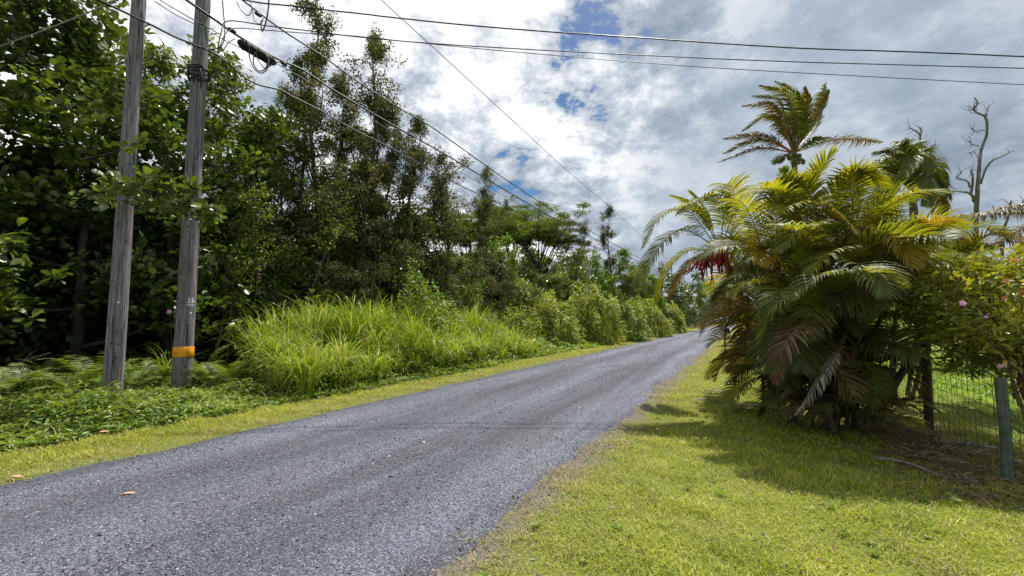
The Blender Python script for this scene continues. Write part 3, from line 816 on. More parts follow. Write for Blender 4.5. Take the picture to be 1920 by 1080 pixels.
d_ = np.linalg.norm(on_r(480, 95, PR) - CAM) and 9.7
loop('slack_loop', [(467, 84), (468, 108), (476, 128), (488, 137), (499, 132), (504, 116), (498, 102), (484, 96), (476, 104), (476, 122), (486, 133), (497, 129), (503, 114), (501, 106)], d_, .013, 'thin round wire coil hanging below the splice case')
loop('slack_loop', [(479, 98), (484, 112), (494, 126), (500, 128), (515, 118), (530, 116)], d_, .012, 'single slack wire bow beside the round coil under the splice case')
loop('slack_loop', [(443, 2), (450, 16), (460, 27), (468, 28), (472, 18), (470, 0), (469, -20)], d_, .010, 'slack wire loop hanging from the upper cable next to the pole')
loop('slack_loop', [(503, -20), (504, 5), (501, 30), (496, 50), (491, 58), (490, 40), (493, 38)], d_, .016, 'long hanging loop of dark cable below the top service cable', 'cable')
loop('slack_loop', [(474, 14), (475, 30), (478, 40), (486, 45), (492, 40), (494, 30)], d_, .009, 'small slack loop on the upper cable right of the first loop')
loop('pole_tail', [(417, 0), (419, 25), (421, 48), (421, 70), (416, 85), (404, 92), (392, 94)], 9.1, .011, 'dark wire running down the right side of the banded pole', 'cable')
loop('pole_tail', [(440, 73), (428, 80), (420, 92), (411, 98), (403, 96)], 9.1, .009, 'wire curving from the splice case back to the pole tangle', 'cable')
# tangle of cable ends lashed to the banded pole
tg = thing('cable_tangle', p2 + [0, 0, 7.05], 'knot of dark cable ends lashed round the banded pole', 'cable tangle')
rr = pole_rad(*A2[2:], 7.05)
for q_ in range(5):
    a = np.linspace(0, 2 * PI, 22); zt = q_ * .055 - .12
    Pq = np.stack([(rr + .025 + .01 * q_) * np.cos(a), (rr + .025 + .01 * q_) * np.sin(a), zt + .05 * np.sin(a + q_) + .03 * np.sin(3 * a + q_)], -1)
    mb = MB(); tube(mb, Pq, .016, 5); mb.build('cable_turn', M['cable'], tg, smooth=True)
for q_ in range(5):
    a = f2 + rng.uniform(-1.6, 1.6); c = np.array([math.cos(a), math.sin(a), 0]) * (rr + .04)
    Pq = hermite([c + [0, 0, .12], c * 1.5 + [0, 0, -.02 - .05 * q_], c * 1.25 + [0, 0, -.22 - .04 * q_], c + [0, 0, -.1]], 8)
    mb = MB(); tube(mb, Pq, .010, 5); mb.build('cable_end', M['cable'], tg, smooth=True)


# ------------------------------------------------------------------ trees
def path(g, p, d, L, n, wob, up=0.0):
    pts = [np.asarray(p, float)]; d = norm(d)
    for _ in range(n):
        d = norm(d + g.normal(0, wob, 3) + [0, 0, up]); pts.append(pts[-1] + d * L / n)
    return np.array(pts), d


def grow(g, H, r0, nl, lo, hi, ll, el=(.9, .2), ns=5, sl=.5, wob=.14, prof=None, lean=(0, 0), tw=.05, up=.05, bare=0.0, twigs=0, stems=1, spread=.35):
    tubes, tips = [], []
    for st in range(stems):
        if stems > 1:
            a0 = st * 2 * PI / stems + g.uniform(-.5, .5); ld = np.array([math.cos(a0) * spread, math.sin(a0) * spread, 1])
            Hs = H * g.uniform(.75, 1)
        else:
            ld = np.array([lean[0], lean[1], 1]); Hs = H
        tr, _ = path(g, [0, 0, -.1], ld, Hs * 1.02, 12, tw, .04)
        tr[:, 2] *= Hs / tr[-1, 2]
        if stems == 1: tr[:, :2] -= np.linspace(0, 1, 13)[:, None] * (tr[-1, :2] - np.array(lean) * Hs * .5) * .9
        rad = r0 * (1 - .88 * np.linspace(0, 1, 13) ** .9); rad[0] *= 1.35
        tubes.append((tr, rad)); tips.append(tr[-1]); tips.append(tr[-2])
        for i in range(nl):
            f = lo + (hi - lo) * (i + g.uniform(0, 1)) / nl
            x = f * 12; j = min(int(x), 11); p = tr[j] * (1 - x + j) + tr[j + 1] * (x - j)
            az = i * 2.4 + g.uniform(-.6, .6) + st
            e = el[0] + (el[1] - el[0]) * (1 - (f - lo) / max(hi - lo, .01)) + g.normal(0, .15)
            Lb = ll * (prof(f) if prof else 1) * g.uniform(.65, 1.2)
            lp, ld2 = path(g, p, [math.cos(az) * math.cos(e), math.sin(az) * math.cos(e), math.sin(e)], Lb, 6, wob, up)
            rb = max(.35 * r0 * (1 - .85 * f), .008) * min(1.3, .5 + Lb / 3)
            tubes.append((lp, rb * np.linspace(1, .25, 7)))
            isb = g.uniform() < bare
            if not isb: tips.append(lp[-1]); tips.append(lp[4])
            for _ in range(ns):
                q = g.uniform(.3, 1) * 6; jj = min(int(q), 5); pp = lp[jj] * (1 - q + jj) + lp[jj + 1] * (q - jj)
                sp2, _d = path(g, pp, norm(lp[-1] - lp[0]) + g.normal(0, .65, 3) + [0, 0, .15], Lb * sl * g.uniform(.5, 1.2), 4, wob * 1.3, up)
                tubes.append((sp2, max(rb * .4, .004) * np.linspace(1, .25, 5)))
                if not isb: tips.append(sp2[-1]); tips.append(sp2[2])
                for _k in range(twigs):
                    tw_, _d = path(g, sp2[g.integers(1, 5)], norm(sp2[-1] - sp2[0]) + g.normal(0, .8, 3), Lb * sl * .5, 3, .2, up)
                    tubes.append((tw_, max(rb * .2, .003) * np.linspace(1, .3, 4)))
                    if not isb: tips.append(tw_[-1])
    return tubes, np.array(tips)


def leafcloud(mb, g, tips, n, rad, L, W, tm, flat=.75, droop=.1, up=.7, minz=.15, m=0):
    C0 = np.repeat(tips, n, 0); k = len(C0)
    off = norm(g.normal(0, 1, (k, 3))) * g.uniform(0, 1, (k, 1)) ** .42 * [1, 1, flat] * rad * g.uniform(.55, 1.3, (len(tips), 1)).repeat(n, 0)
    P = C0 + off; P[:, 2] = np.maximum(P[:, 2], minz * g.uniform(.5, 2, k))
    A = norm(off / rad * .6 + g.normal(0, .6, (k, 3)) + [0, 0, -droop])
    N = norm(np.array([0, 0, up]) + g.normal(0, .5, (k, 3)))
    s = g.uniform(.6, 1.3, k)
    inst(mb, tm, P, A, N, L * s, W * s, m)


def rosettes(mb, g, tips, per, L, W, tm, droop=.2, m=0, jit=.12, keep=1.0):
    """whorls of leaves round each twig tip"""
    tips = tips[g.uniform(0, 1, len(tips)) < keep]
    C0 = np.repeat(tips, per, 0); k = len(C0)
    ax = norm(g.normal(0, .55, (len(tips), 3)) + [0, 0, .9])
    ux = norm(np.cross(ax, g.normal(0, 1, ax.shape))); vx = np.cross(ax, ux)
    a = (np.tile(np.arange(per), len(tips)) * 2.4 + g.uniform(0, 6, len(tips)).repeat(per))
    rise = g.uniform(-.35, .8, k)
    A = norm(ux.repeat(per, 0) * np.cos(a)[:, None] + vx.repeat(per, 0) * np.sin(a)[:, None] + ax.repeat(per, 0) * rise[:, None] + [0, 0, -droop])
    N = norm(ax.repeat(per, 0) + g.normal(0, .3, (k, 3)))
    s = g.uniform(.6, 1.25, k)
    P = C0 + g.normal(0, jit, (k, 3)) + A * (.04)
    inst(mb, tm, P, A, N, L * s, W * s, m)


def tree(name, loc, label, cat, group, tubes, crown, leafmat, bark, rotz=0, trunk_sides=7):
    t = thing(name, loc, label, cat, group, rotz)
    mb = MB()
    for i_, (P, rd) in enumerate(tubes):
        tube(mb, P, rd, trunk_sides if rd[0] > .03 else 4, cap=False)
    mb.build('trunk', M[bark], t, smooth=True)
    crown.build('crown', leafmat if isinstance(leafmat, list) else M[leafmat], t)
    return t


def subtips(g, tips, rad, k, flat=.7):
    return (tips[:, None] + g.normal(0, 1, (len(tips), k, 3)) * [rad, rad, rad * flat]).reshape(-1, 3)


G_L = 'broad leaved trees at the left edge of the wood'
# --- broad leaved trees behind the poles
def almond(loc, H, ll, nl, label, seed, lean=(0, 0), ndens=4, leaf=.20, group=G_L, extra=None):
    g = np.random.default_rng(seed)
    tubes, tips = grow(g, H, .16, nl, .12, .98, ll, (1.0, .05), 7, .45, .16, lambda f: 1.1 - .55 * f, lean, .06, .03)
    tips = tips[tips[:, 2] > .8]
    mb = MB()
    rosettes(mb, g, subtips(g, tips, .32, ndens), 9, leaf, leaf * .74, T_ROUND, .1, jit=.07)
    if extra is not None:
        ex, ext = extra(g, np.asarray(loc))
        tubes += ex
        rosettes(mb, g, ext, 8, leaf * .85, leaf * .64, T_ROUND, .1, jit=.05)
    return tree('broad_leaved_tree', loc, label, 'tree', group, tubes, mb, 'almond', 'bark_dark')


def reach(g, loc):                           # the limb that hangs across both poles
    tubes, tips = [], []
    main = hermite(Q([(120, 395, 10.6), (180, 366, 9.0), (240, 350, 7.75), (300, 362, 7.9), (350, 376, 8.3), (392, 388, 8.65)]), 6) - loc
    tubes.append((main, np.linspace(.022, .007, len(main))))
    for j in range(5, len(main)):
        for _ in range(2):
            sp2, _d = path(g, main[j], g.normal(0, 1, 3) + [0, 0, .3], .28, 3, .2)
            tubes.append((sp2, np.linspace(.008, .003, 4))); tips.append(sp2[-1])
    twig = hermite(Q([(150, 300, 8.6), (215, 285, 7.85), (262, 268, 7.7)]), 5) - loc
    tubes.append((twig, np.linspace(.015, .005, len(twig)))); tips += [twig[-1], twig[-3]]
    return tubes, np.array(tips)


almond(base(-115, 9.8), 9.6, 3.7, 17, 'big broad leaved tree rising out of the top left corner', 11, (-.02, -.03), 4, .21)
almond(base(150, 11.4), 7.9, 3.3, 16, 'broad leaved tree whose limb reaches across both utility poles', 12, (0, -.05), 4, .20, extra=reach)
almond(base(330, 13.2), 8.0, 3.0, 14, 'broad leaved tree standing behind the banded pole', 13, (.03, 0), 3, .19)
almond(base(455, 15.2), 8.4, 2.9, 14, 'broad leaved tree to the right of the banded pole, paler gaps of sky in it', 14, (.02, 0), 3, .19)
almond(base(-300, 12.0), 8.6, 3.6, 14, 'broad leaved tree just outside the left edge, only its lower right limbs show', 15, (.05, 0), 3, .2)


# --- finger leaved trees behind them
def finger(loc, H, ll, label, seed):
    g = np.random.default_rng(seed)
    tubes, tips = grow(g, H, .14, 13, .35, .98, ll, (1.1, .35), 5, .45, .15, lambda f: 1.15 - .6 * f, (0, 0), .05, .1)
    mb = MB()
    rosettes(mb, g, subtips(g, tips, .3, 3), 9, .30, .085, T_LANCE, .55, jit=.05)
    return tree('finger_leaved_tree', loc, label, 'tree', 'finger leaved trees behind the poles', tubes, mb, 'compound', 'bark_grey')


finger(base(240, 15.5), 11.8, 2.6, 'tall tree with drooping finger leaves, its top between the two poles and left of them', 21)
finger(base(395, 16.5), 11.6, 2.2, 'tall tree with drooping finger leaves, its top right behind the banded pole', 22)


# --- small leaved trees with dark trunks
def ohia(seed, H, ll, nl, lo, bare=.12, r0=.16, lean=(0, 0), leaf=.105, n=42, rad=.30):
    g = np.random.default_rng(seed)
    vv = g.uniform(.45, 1.45, 40)
    tubes, tips = grow(g, H, r0, nl, lo, .99, ll * 1.12, (1.2, .35), 5, .5, .24, lambda f: (1.15 - .75 * f) * vv[int(f * 39)], lean, .07, .12, bare, 2)
    # a few dead twigs on top
    top = tubes[0][0][-1]
    for _ in range(9):
        b, _d = path(g, tubes[0][0][g.integers(9, 13)], g.normal(0, .5, 3) + [0, 0, 1.1], ll * .5, 5, .2, .05)
        tubes.append((b, np.linspace(.014, .004, 6)))
    mb = MB()
    drop = (wav(tips[:, 0] + seed, tips[:, 1], 1.3, 3) + wav(tips[:, 2], tips[:, 0] * .6 + seed, 1.5, 1)) > -.42
    leafcloud(mb, g, tips[drop], n, rad, leaf, leaf * .6, T_DIA, .8, 0, .6)
    return tubes, mb


G_O = 'tall small leaved trees over the tall grass'
tb, mb = ohia(31, 14.3, 2.7, 19, .22, .15, .2, (.02, 0)); o1 = tree('small_leaved_tree', base(588, 18), 'tallest thin crowned tree, its twiggy top under the service cables', 'tree', G_O, tb, mb, 'ohia', 'bark_dark')
tb, mb = ohia(32, 13.2, 2.6, 20, .25, .15, .19, (.03, 0)); o2 = tree('small_leaved_tree', base(672, 18.6), 'tall small leaved tree close right of the tallest one', 'tree', G_O, tb, mb, 'ohia', 'bark_dark')
tb, mb = ohia(33, 10.6, 2.3, 18, .30, .12, .17, (.02, 0)); o3 = tree('small_leaved_tree', base(772, 20.5), 'small leaved tree with two rounded tops right of the tall pair', 'tree', G_O, tb, mb, 'ohia', 'bark_dark')
tb, mb = ohia(34, 11.0, 2.3, 18, .28, .1, .15, (-.02, 0)); o4 = tree('small_leaved_tree', base(560, 17.2), 'small leaved tree filling the space left of the tallest one', 'tree', G_O, tb, mb, 'ohia', 'bark_dark')
dup(o3, base(826, 22), 2.2, (.95, .95, .90), 'small leaved tree at the right end of the near wood, sky beyond it', G_O)
dup(o4, base(648, 21), 1.0, 1.0, 'small leaved tree half hidden behind the two tallest trunks', G_O)
dup(o4, base(735, 19.5), 3.9, .86, 'lower small leaved tree with forked pale limbs below the tall pair', G_O)
dup(o2, base(640, 20.0), 2.6, (1.0, 1.0, .93), 'tall small leaved tree between and behind the two tallest ones', G_O)
dup(o4, base(712, 20.5), 5.2, 1.02, 'small leaved tree just right of the tall pair, its crown touching theirs', G_O)
dup(o3, base(520, 18.5), 4.4, .92, 'small leaved tree between the broad leaved trees and the tallest one', G_O)
dup(o3, base(908, 27), 1.1, (.72, .72, .99), 'lone slender small leaved tree standing before the flat topped tree', G_O)
dup(o2, base(1152, 45), 3.3, (.95, .95, .94), 'far open crowned small leaved tree standing alone over the road verge', G_O)
dup(o1, base(1098, 43), .5, (.9, .9, .72), 'far dark dense small leaved tree left of the lone open crowned one', G_O)

# thin brown saplings in front of the wood
for i_, (px, d, H, lab) in enumerate(((405, 12.6, 5.2, 'thin brown sapling just right of the banded pole'), (432, 13.0, 4.2, 'thin leaning sapling second to the right of the banded pole'), (468, 13.6, 4.6, 'thin pale sapling above the left end of the tall grass'), (822, 20, 6.8, 'thin straight dark stem rising above the yellow bush'))):
    g = np.random.default_rng(50 + i_)
    tubes, tips = grow(g, H, .045, 8, .35, .98, 1.0, (1.1, .5), 4, .5, .2, None, (.04 * (i_ - 1), 0), .06, .08)
    mb = MB(); leafcloud(mb, g, tips, 14, .22, .085, .045, T_DIA)
    tree('sapling', base(px, d), lab, 'sapling', 'saplings at the edge of the wood', tubes, mb, 'understory', 'bark_brown')


# --- understory
def under(seed, H, spread, leaf, n, mat, nl=12, stems=3, tm=T_OVAL, wr=.6):
    g = np.random.default_rng(seed)
    tubes, tips = grow(g, H, .07, nl, .08, .98, spread, (1.0, .1), 5, .5, .2, lambda f: 1.1 - .5 * f, (0, 0), .09, .05, 0, 0, stems, .3)
    tips = tips[(wav(tips[:, 0] + seed, tips[:, 1], 1.6, 3) + wav(tips[:, 2] * 1.2, tips[:, 0] * .5, 1.5, 1)) > -.05]
    mb = MB(); leafcloud(mb, g, tips, n, .42, leaf, leaf * wr, tm, .7, .15, .7)
    return tubes, mb


G_U = 'bushy trees in the understory of the wood'
U = []
for sd, H, spd, lf, n, mt in ((61, 6.2, 1.7, .11, 44, 'understory'), (62, 5.4, 1.9, .13, 38, 'understory'), (63, 6.0, 1.8, .17, 28, 'bright_tree'), (64, 5.8, 1.6, .10, 46, 'ohia'), (65, 5.0, 2.0, .20, 20, 'almond')):
    U.append((sd, H, spd, lf, n, mt))
proto = {}
spots = [  # px, depth, kind, scale, label
    (430, 14.6, 0, 1.05, 'glossy small leaved bush tree right beside the banded pole'),
    (492, 16.0, 3, 1.10, 'bushy tree above the left end of the tall grass'),
    (548, 15.2, 1, .92, 'bushy tree left of centre behind the tallest grass'),
    (622, 19.0, 0, 1.20, 'bushy tree at the foot of the tallest small leaved tree'),
    (668, 16.2, 3, .72, 'low olive bushy tree in front of two dark trunks'),
    (715, 19.8, 1, 1.35, 'bushy tree behind the right half of the tall grass'),
    (752, 18.6, 4, .85, 'broad leaved bushy tree between two dark trunks behind the grass'),
    (800, 21.5, 3, 1.30, 'bushy tree behind the rounded yellow bush'),
    (858, 23.0, 0, .95, 'bushy tree behind the right end of the tall grass'),
    (925, 25.0, 3, .75, 'bushy tree at the foot of the slender lone tree'),
    (872, 30.0, 2, 1.15, 'bright green bushy tree left of the slender lone tree'),
    (985, 29.5, 4, .85, 'broad leaved bushy tree under the flat topped tree'),
    (948, 33.0, 2, .95, 'bright green bushy tree just right of the slender lone tree'),
    (1035, 33.0, 0, .92, 'bushy tree in the middle distance under the flat canopy'),
    (1075, 37.0, 4, 1.35, 'broad leaved bushy tree in the middle distance right of the flat canopy'),
    (1128, 42.0, 2, 1.12, 'bright green bushy tree at the foot of the lone open crowned tree'),
    (1182, 45.0, 0, 1.18, 'bushy tree right of the lone open crowned tree'),
    (1222, 52.0, 2, 1.30, 'far bushy tree above the far end of the verge'),
    (1258, 62.0, 4, 1.60, 'far broad leaved bushy tree nearly at the end of the road'),
    (1290, 78.0, 0, 1.4, 'far bushy tree at the end of the road'),
    (1318, 100.0, 2, 1.6, 'farthest bushy tree closing off the end of the road'),
    (1352, 125.0, 1, 2.2, 'farthest bushy tree behind the palm fronds where the road ends'),
    (1012, 47.0, 0, 1.45, 'bushy tree directly below the widest flat canopy'),
    (1072, 50.0, 3, 1.60, 'olive bushy tree below the right end of the flat canopy'),
    (905, 58.0, 0, 2.05, 'bushy tree far behind the slender lone tree'),
    (1000, 60.0, 2, 2.0, 'bright bushy tree far behind the flat topped tree'),
    (1058, 63.0, 4, 2.3, 'broad leaved bushy tree far behind the right part of the flat canopy'),
    (1205, 66.0, 3, 2.0, 'olive bushy tree far back near the end of the wood'),
    (850, 26.0, 2, .95, 'bright green bushy tree just beyond the near wood'),
    (1110, 56.0, 2, 1.5, 'pale bushy tree far back beyond the lone open crowned tree'),
]
for i_, (px, d, kd, sc, lab) in enumerate(spots):
    if kd not in proto:
        sd, H, spd, lf, n, mt = U[kd]
        tb, mb = under(sd, H, spd, lf, n, mt)
        proto[kd] = tree('bushy_tree', base(px, d), lab, 'tree', G_U, tb, mb, mt, 'bark_grey', trunk_sides=6)
        proto[kd].scale = (sc, sc, sc)
    else:
        dup(proto[kd], base(px, d), i_ * 1.9, sc, lab, G_U)


# --- flat topped feathery trees
def albizia(loc, H, Rr, label, seed, layers):
    g = np.random.default_rng(seed); tubes, tips = [], []
    tr, _ = path(g, [0, 0, -.1], [0, 0, 1], H * .55, 8, .04, .02); tubes.append((tr, np.linspace(.26, .14, 9)))
    for (zf, rr, nb) in layers:
        for i in range(nb):
            a = i * 2 * PI / nb + g.uniform(-.3, .3)
            end = np.array([math.cos(a) * rr * g.uniform(.55, 1), math.sin(a) * rr * g.uniform(.55, 1), H * zf + g.normal(0, .25)])
            mid = tr[-1] * .45 + end * .55 + [0, 0, H * .05]
            lp = hermite([tr[-1 - int(g.integers(0, 3))], mid, end], 6); tubes.append((lp, np.linspace(.075, .02, len(lp))))
            for _ in range(9):
                q = lp[g.integers(5, len(lp))]; e2 = q + np.array([g.normal(0, 1.3), g.normal(0, 1.3), g.uniform(.1, .6)])
                tubes.append((np.array([q, (q + e2) / 2 + [0, 0, .12], e2]), np.array([.03, .02, .01]))); tips.append(e2)
    mb = MB(); leafcloud(mb, g, np.array(tips), 300, .95, .19, .085, T_DIA, .24, .05, 1.2)
    return tree('flat_topped_tree', loc, label, 'tree', 'flat topped feathery trees', tubes, mb, 'albizia', 'bark_dark')


albizia(base(1012, 44), 12.8, 7, 'feathery flat topped tree spreading widest above the middle of the wood', 71, ((.97, 5.6, 8), (.82, 4.6, 6)))
albizia(base(895, 46), 12.6, 6, 'feathery flat topped tree behind the slender lone tree', 72, ((.97, 4.8, 7), (.84, 4.6, 6)))
albizia(base(962, 56), 16.6, 4, 'feathery flat topped tree farthest back, its top the highest', 73, ((.98, 3.6, 6), (.88, 3.6, 5)))


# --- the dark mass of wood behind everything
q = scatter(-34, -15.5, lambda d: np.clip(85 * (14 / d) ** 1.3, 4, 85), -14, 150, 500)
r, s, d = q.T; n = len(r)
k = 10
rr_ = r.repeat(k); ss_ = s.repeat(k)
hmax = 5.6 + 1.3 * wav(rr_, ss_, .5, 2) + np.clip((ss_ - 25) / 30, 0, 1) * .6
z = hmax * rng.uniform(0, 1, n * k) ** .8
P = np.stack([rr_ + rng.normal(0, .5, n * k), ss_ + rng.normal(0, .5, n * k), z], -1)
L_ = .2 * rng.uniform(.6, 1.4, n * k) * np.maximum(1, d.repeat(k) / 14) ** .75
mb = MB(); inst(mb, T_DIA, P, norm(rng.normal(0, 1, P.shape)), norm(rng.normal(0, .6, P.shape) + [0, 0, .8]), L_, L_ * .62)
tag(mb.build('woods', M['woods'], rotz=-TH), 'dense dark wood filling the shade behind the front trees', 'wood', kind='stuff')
# a low wood on the right, far beyond the paddock
q = scatter(4, 60, lambda d: np.clip(14 * (30 / d) ** 1.2, 3, 14), 10, 150, 300)
r, s, d = q.T; kk = (r + .35 * s > 30) & ((r > 14) | (s > 62 + r)); r, s, d = r[kk], s[kk], d[kk]; n = len(r); k = 12
rr_ = r.repeat(k); ss_ = s.repeat(k)
z = (3.0 + 1.0 * wav(rr_, ss_, .35, 3)) * rng.uniform(0, 1, n * k) ** .8
P = np.stack([rr_ + rng.normal(0, .7, n * k), ss_ + rng.normal(0, .7, n * k), z], -1)
L_ = .42 * rng.uniform(.6, 1.4, n * k)
mb = MB(); inst(mb, T_DIA, P, norm(rng.normal(0, 1, P.shape)), norm(rng.normal(0, .6, P.shape) + [0, 0, .8]), L_, L_ * .6)
tag(mb.build('paddock_woods', M['understory'], rotz=-TH), 'low green wood beyond the far side of the paddock', 'wood', kind='stuff')


# --- fern covered mounds and bushes along the far verge
def mound(loc, Rm, H, label, seed, mat='fernmound', tm=T_LANCE, L=.34, W=.10, group='yellow green fern thickets on the far verge', name='fern_thicket', dens=420, droop=.55, cat='fern thicket'):
    g = np.random.default_rng(seed)
    n = int(dens * Rm * Rm * 2.2)
    u = norm(g.normal(0, 1, (n, 3))); u[:, 2] = np.abs(u[:, 2])
    lump = 1 + .34 * wav(u[:, 0] * 2 + seed, u[:, 1] * 2 + u[:, 2], 2.2, seed % 6) + .14 * wav(u[:, 0] * 5, u[:, 1] * 5 + u[:, 2] * 4 + seed, 1.6, 1)
    rad = g.uniform(.55, 1, n) ** .4 * lump
    P = u * rad[:, None] * [Rm, Rm, H]
    A = norm(u * [1, 1, .4] + g.normal(0, .5, (n, 3)) + [0, 0, -droop])
    N = norm(u * .6 + [0, 0, .9] + g.normal(0, .3, (n, 3)))
    sc = g.uniform(.6, 1.3, n)
    mb = MB(); inst(mb, tm, P, A, N, L * sc, W * sc)
    t = thing(name, loc, label, cat, group)
    mb.build('foliage', M[mat], t)
    sb = MB()
    for _ in range(14):
        a = g.uniform(0, 6.28); e = np.array([math.cos(a) * Rm * .7, math.sin(a) * Rm * .7, H * g.uniform(.4, .8)])
        tube(sb, hermite([[0, 0, 0], e * [.4, .4, .8], e], 4), .012, 4, cap=False)
    sb.build('stems', M['bark_brown'], t)
    return t


for i_, (px, d, Rm, H, lab) in enumerate((
        (972, 23.0, 1.05, 2.2, 'fern thicket nearest the tall grass'), (1040, 25.5, 1.45, 2.9, 'fern thicket second beyond the tall grass'),
        (1108, 28.5, 1.9, 3.45, 'largest rounded fern thicket in the middle of the far verge'), (1168, 33, 1.75, 2.9, 'fern thicket right of the largest rounded one'),
        (1000, 29.5, 1.8, 3.9, 'tall fern thicket behind the nearest ones, brown at its foot'), (1075, 32.5, 1.3, 2.5, 'small fern thicket tucked between the two largest'), (1208, 41, 2.0, 3.0, 'far fern thicket above the bend of the verge'),
        (1243, 52, 2.4, 3.2, 'farthest fern thicket near the end of the road'), (935, 20.5, .8, 1.35, 'small brownish fern thicket at the edge of the tall grass'))):
    mound(base(px, d), Rm, H, lab, 80 + i_, L=.15 + .004 * d, W=.045 + .0011 * d, dens=1000, mat=('fernmound', 'fernmound', 'fernmound', 'weeds', 'fernmound', 'bright_tree')[i_ % 6] if i_ else 'fernmound')
mound(base(800, 15.4), 1.5, 2.75, 'rounded yellow green bush rising behind the tall grass', 90, 'weeds', T_OVAL, .11, .07, None, 'leafy_bush', 1400, .1, 'bush')
mound(base(905, 22.5), 1.2, 1.7, 'low dark green bush at the right end of the tall grass', 91, 'understory', T_OVAL, .12, .07, None, 'leafy_bush', 1000, .1, 'bush')
mound(base(850, 22.5), 1.5, 2.9, 'dark rounded bush below the right end of the near wood', 92, 'understory', T_OVAL, .12, .075, None, 'leafy_bush', 1000, .1, 'bush')

# --- tall grass
mb = MB(); g = np.random.default_rng(101)
cl_ = []
for _ in range(3600):
    px = g.uniform(485, 1000); rr_ = g.uniform(-12.3, -8.05)
    v = np.array([(px - 960) / F, 1.0]); dpt = rr_ / (v[0] * CT - v[1] * ST)
    x, y = v * dpt; s_ = x * ST + y * CT
    if not (4.2 < s_ < 21): continue
    dens = 1.0
    if s_ < 5.9: dens = .22 if rr_ < -9.8 else .02
    if s_ > 17.5: dens = .3
    dens *= .45 + .55 * (wav(rr_, s_, 1.3, 4) > -.25)
    if g.uniform() < dens * .18: cl_.append((x, y, rr_, s_))
for (x, y, rr_, s_) in cl_:
    n = int(g.integers(36, 66))
    hm = (g.uniform(.9, 1.9) * (.95 + .55 * wav(rr_, s_, 1.5, 8)) + .15) * np.clip(1.5 - (s_ - 8) * .03, .6, 1) * (.72 if s_ < 8 else .84) * np.clip(.62 + (-rr_ - 8.0) * .25, .55, 1.15)
    ang = g.uniform(0, 6.28, n); rad_ = g.uniform(0, .16, n)
    P = np.stack([x + rad_ * np.cos(ang), y + rad_ * np.sin(ang), np.zeros(n)], -1)
    L_ = hm * g.uniform(.5, 1.15, n)
    kd = g.uniform(0, 1, n) < (.05 + .10 * (wav(x, y, 1.1, 7) > .3))
    for mi, sel in ((0, ~kd), (1, kd)):
        k_ = sel.sum()
        if mi == 1 and g.uniform() < .35:
            lv = int(g.integers(40, 90)); hz = hm * g.uniform(.5, .9)
            inst(mb, T_OVAL, np.stack([x + g.normal(0, .22, lv), y + g.normal(0, .22, lv), hz * g.uniform(.3, 1, lv)], -1), g.normal(0, 1, (lv, 3)), g.normal(0, .5, (lv, 3)) + [0, 0, 1], g.uniform(.05, .10, lv), g.uniform(.03, .06, lv), 2)
        if mi == 1 and g.uniform() < .4:
            ns_ = 4; blades(mb, P[:ns_], hm * g.uniform(.9, 1.3, ns_), .010, g.uniform(.1, .5, ns_), g.uniform(0, 6.28, ns_), .1, 5, 1)
        if k_: blades(mb, P[sel], L_[sel] * 1.42, g.uniform(.028, .054, k_), g.uniform(.10, .55 + .4 * (rr_ > -9.0), k_), ang[sel], g.uniform(.22, .62, k_), 11, mi, (2.3, 4.5))
tag(mb.build('tall_grass', [M['tallgrass'], M['straw'], M['weeds']]), 'tall arching yellow green grass along the far side of the road', 'tall grass', kind='stuff')


